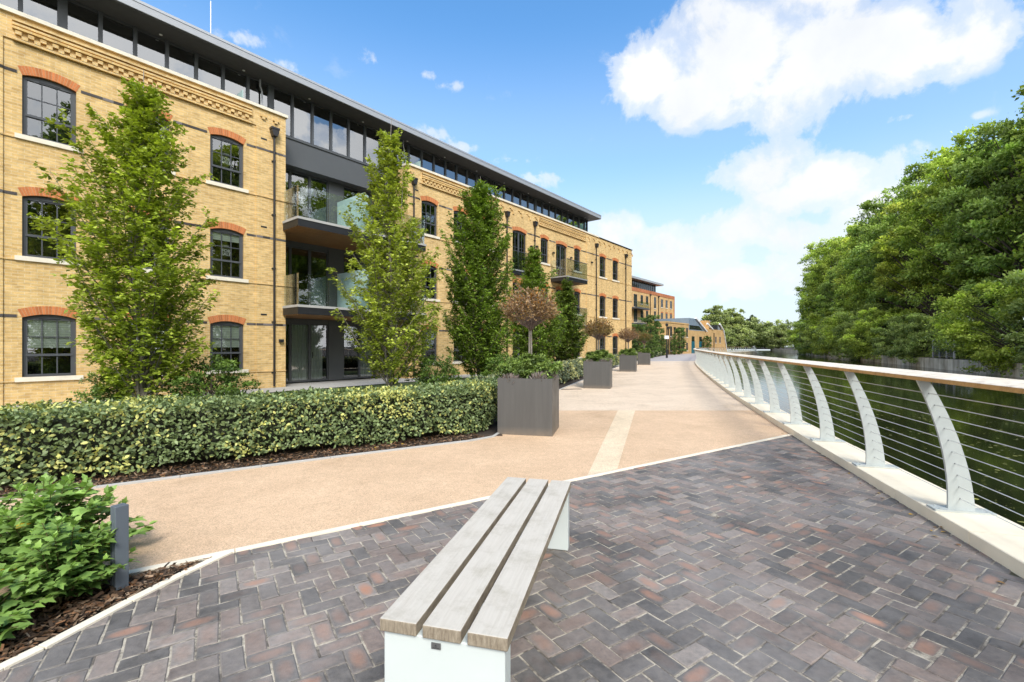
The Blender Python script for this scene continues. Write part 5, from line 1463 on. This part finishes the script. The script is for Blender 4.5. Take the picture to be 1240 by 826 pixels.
# fallen leaves along the coping and on the pavers
lf = []
for k in range(3):
    n = 1
    me = leaf_mesh('fallen_leaf', T_OV, np.array([(0, 0, 0)]), np.array([(0, 1, .1)]), np.array([(.1 * k, 0, 1)]), np.array([.05]), np.array([[(.30, .17, .06), (.22, .11, .05), (.42, .26, .05)][k]]), M['dry']); lf.append(me)
rl = random.Random(8)
for k in range(34):
    y = 1.9 + 6.0 * rl.random() ** 1.3; s = arc_of_y(y); p, n = edge_at(s, -rl.random() ** 2 * .16 - .02)
    o = link('fallen_leaf', lf[k % 3], None, (p[0], p[1], .006), rl.uniform(0, 6.3)); sc_ = rl.uniform(.5, 1.1); o.scale = (sc_, sc_, sc_)
    tag(o, 'small dry brown leaf lying on the pavers along the foot of the pale coping', 'fallen leaf', 'dry leaves along the coping')
for k in range(16):
    t = rl.uniform(-4.5, 1.6); p = line_h(t, rl.uniform(.05, .28))
    o = link('fallen_leaf', lf[k % 3], None, (p[0], p[1], .02), rl.uniform(0, 6.3)); sc_ = rl.uniform(.7, 1.3); o.scale = (sc_, sc_, sc_)
    tag(o, 'dry orange leaf lying on the mulch at the foot of the foreground hedge', 'fallen leaf', 'dry leaves under the hedge')

# ------------------------------------------------------------------ sky, sun, camera
SUN_EL, SUN_AZ = 45, 163          # azimuth clockwise from +Y
def world():
    w = bpy.data.worlds.new('World'); sc.world = w; w.use_nodes = True
    nt = w.node_tree
    for n in list(nt.nodes): nt.nodes.remove(n)
    out = nt.nodes.new('ShaderNodeOutputWorld'); bg = nt.nodes.new('ShaderNodeBackground')
    STR = .15
    bg.inputs['Strength'].default_value = STR
    sky = nt.nodes.new('ShaderNodeTexSky'); sky.sky_type = 'NISHITA'; sky.sun_disc = False
    sky.sun_elevation = R(SUN_EL); sky.sun_rotation = R(SUN_AZ); sky.air_density = 1.0; sky.dust_density = .6; sky.ozone_density = 1.2
    gen = nt.nodes.new('ShaderNodeTexCoord').outputs['Generated']
    sep = nt.nodes.new('ShaderNodeSeparateXYZ'); nt.links.new(gen, sep.inputs[0]); el = sep.outputs[2]
    skyc = mixc(nt, 1.0, sky.outputs['Color'], (1.04, 1.72, 2.08), 'MULTIPLY')
    haze = ramp(nt, el, [(.0, (.97,) * 3), (.16, (.80,) * 3), (.38, (.24,) * 3), (.6, (0, 0, 0))], 'EASE')
    W1 = 1 / STR
    skyc = mixc(nt, haze, skyc, (.86 * W1, .94 * W1, 1.0 * W1))
    blobs = [(785, 92, 62, 50, 1), (835, 118, 60, 42, 1), (905, 70, 110, 80, 1.1), (985, 75, 120, 90, 1.15), (1075, 55, 130, 75, 1.1), (1150, 62, 80, 42, .9), (960, 118, 85, 36, .6), (870, 20, 80, 40, .8), (1010, -20, 140, 60, 1),
             (925, 208, 80, 42, 1), (1000, 226, 120, 46, 1.05), (1075, 245, 110, 45, 1), (890, 278, 66, 38, 1.05), (965, 285, 80, 35, .8), (830, 315, 110, 48, .95), (742, 282, 40, 30, .9), (900, 335, 130, 40, .9), (700, 340, 60, 30, .5),
             (290, 47, 36, 18, .62), (352, 82, 26, 12, .42), (452, 68, 30, 16, .36), (522, 90, 34, 10, .40), (546, 104, 30, 9, .40), (528, 163, 42, 16, .52), (560, 178, 44, 12, .46), (652, 216, 40, 14, .55), (615, 195, 60, 14, .42), (1092, 143, 40, 10, .55), (1185, 140, 24, 9, .36)]
    acc = None
    for (x, y, rx, ry, wt) in blobs:
        c = Vector(((x - 620) / 551, 1, (419 - y) / 551)); Lc = c.length; c.normalize()
        m = N(nt, 'ShaderNodeMapping'); m.vector_type = 'TEXTURE'
        m.inputs['Location'].default_value = c; m.inputs['Rotation'].default_value = (0, 0, -math.atan2(c.x, c.y))
        sx = rx / 551 / Lc ** 1.3; sy = ry / 551 / Lc ** 1.3
        m.inputs['Scale'].default_value = (sx, sx * 2.5, sy); nt.links.new(gen, m.inputs['Vector'])
        ln = nt.nodes.new('ShaderNodeVectorMath'); ln.operation = 'LENGTH'; nt.links.new(m.outputs[0], ln.inputs[0])
        v = math_(nt, 'MULTIPLY', math_(nt, 'SUBTRACT', 1.22, ln.outputs['Value'], clamp=True), wt)
        acc = v if acc is None else math_(nt, 'SMOOTH_MAX', acc, v, .10)
    # unseen clouds added behind the viewpoint for reflections, brightened as fill light
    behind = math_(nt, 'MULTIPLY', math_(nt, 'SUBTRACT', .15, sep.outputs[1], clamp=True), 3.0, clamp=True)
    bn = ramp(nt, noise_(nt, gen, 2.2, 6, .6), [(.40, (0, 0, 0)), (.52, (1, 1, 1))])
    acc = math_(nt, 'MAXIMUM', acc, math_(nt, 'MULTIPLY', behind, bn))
    fb = noise_(nt, gen, 9.0, 9, .62, .3); fb2 = noise_(nt, gen, 26, 6, .6)
    d = math_(nt, 'ADD', acc, math_(nt, 'MULTIPLY', math_(nt, 'SUBTRACT', fb, .5), 2.1)); d = math_(nt, 'ADD', d, math_(nt, 'MULTIPLY', math_(nt, 'SUBTRACT', fb2, .5), .5))
    gate = math_(nt, 'MULTIPLY', acc, 3.0, clamp=True)
    den = math_(nt, 'MULTIPLY', ramp(nt, d, [(.30, (0, 0, 0)), (.55, (.55,) * 3), (.95, (.97,) * 3)], 'EASE'), gate)
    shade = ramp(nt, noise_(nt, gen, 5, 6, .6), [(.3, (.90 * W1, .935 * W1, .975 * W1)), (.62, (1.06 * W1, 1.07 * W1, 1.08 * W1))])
    shade = mixc(nt, behind, shade, mixc(nt, 1.0, shade, (2.3, 2.26, 2.2), 'MULTIPLY'))  # clouds out of view boosted to throw soft light on the scene
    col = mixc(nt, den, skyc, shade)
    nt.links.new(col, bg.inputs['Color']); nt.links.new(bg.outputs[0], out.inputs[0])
world()
sd = bpy.data.lights.new('sun', 'SUN'); sd.energy = 3.65; sd.angle = R(20); sd.color = (1, .95, .87)
so = bpy.data.objects.new('sun', sd); COL.objects.link(so); so.location = (20, -20, 40)
tosun = Vector((math.sin(R(SUN_AZ)) * math.cos(R(SUN_EL)), math.cos(R(SUN_AZ)) * math.cos(R(SUN_EL)), math.sin(R(SUN_EL))))
so.rotation_euler = (-tosun).to_track_quat('-Z', 'Y').to_euler()

cam = bpy.data.cameras.new('camera'); co_ = bpy.data.objects.new('camera', cam); COL.objects.link(co_)
cam.sensor_width = 36; cam.lens = 16.0; cam.shift_y = 6 / 1240; cam.clip_start = .05; cam.clip_end = 3000
co_.location = (0, 0, 1.48); co_.rotation_euler = (R(90), 0, 0)
sc.camera = co_
sc.view_settings.view_transform = 'Standard'; sc.view_settings.look = 'None'; sc.view_settings.exposure = 0
sc.render.engine = 'CYCLES'
sc.cycles.max_bounces = 6; sc.cycles.transparent_max_bounces = 12; sc.cycles.caustics_reflective = False; sc.cycles.caustics_refractive = False
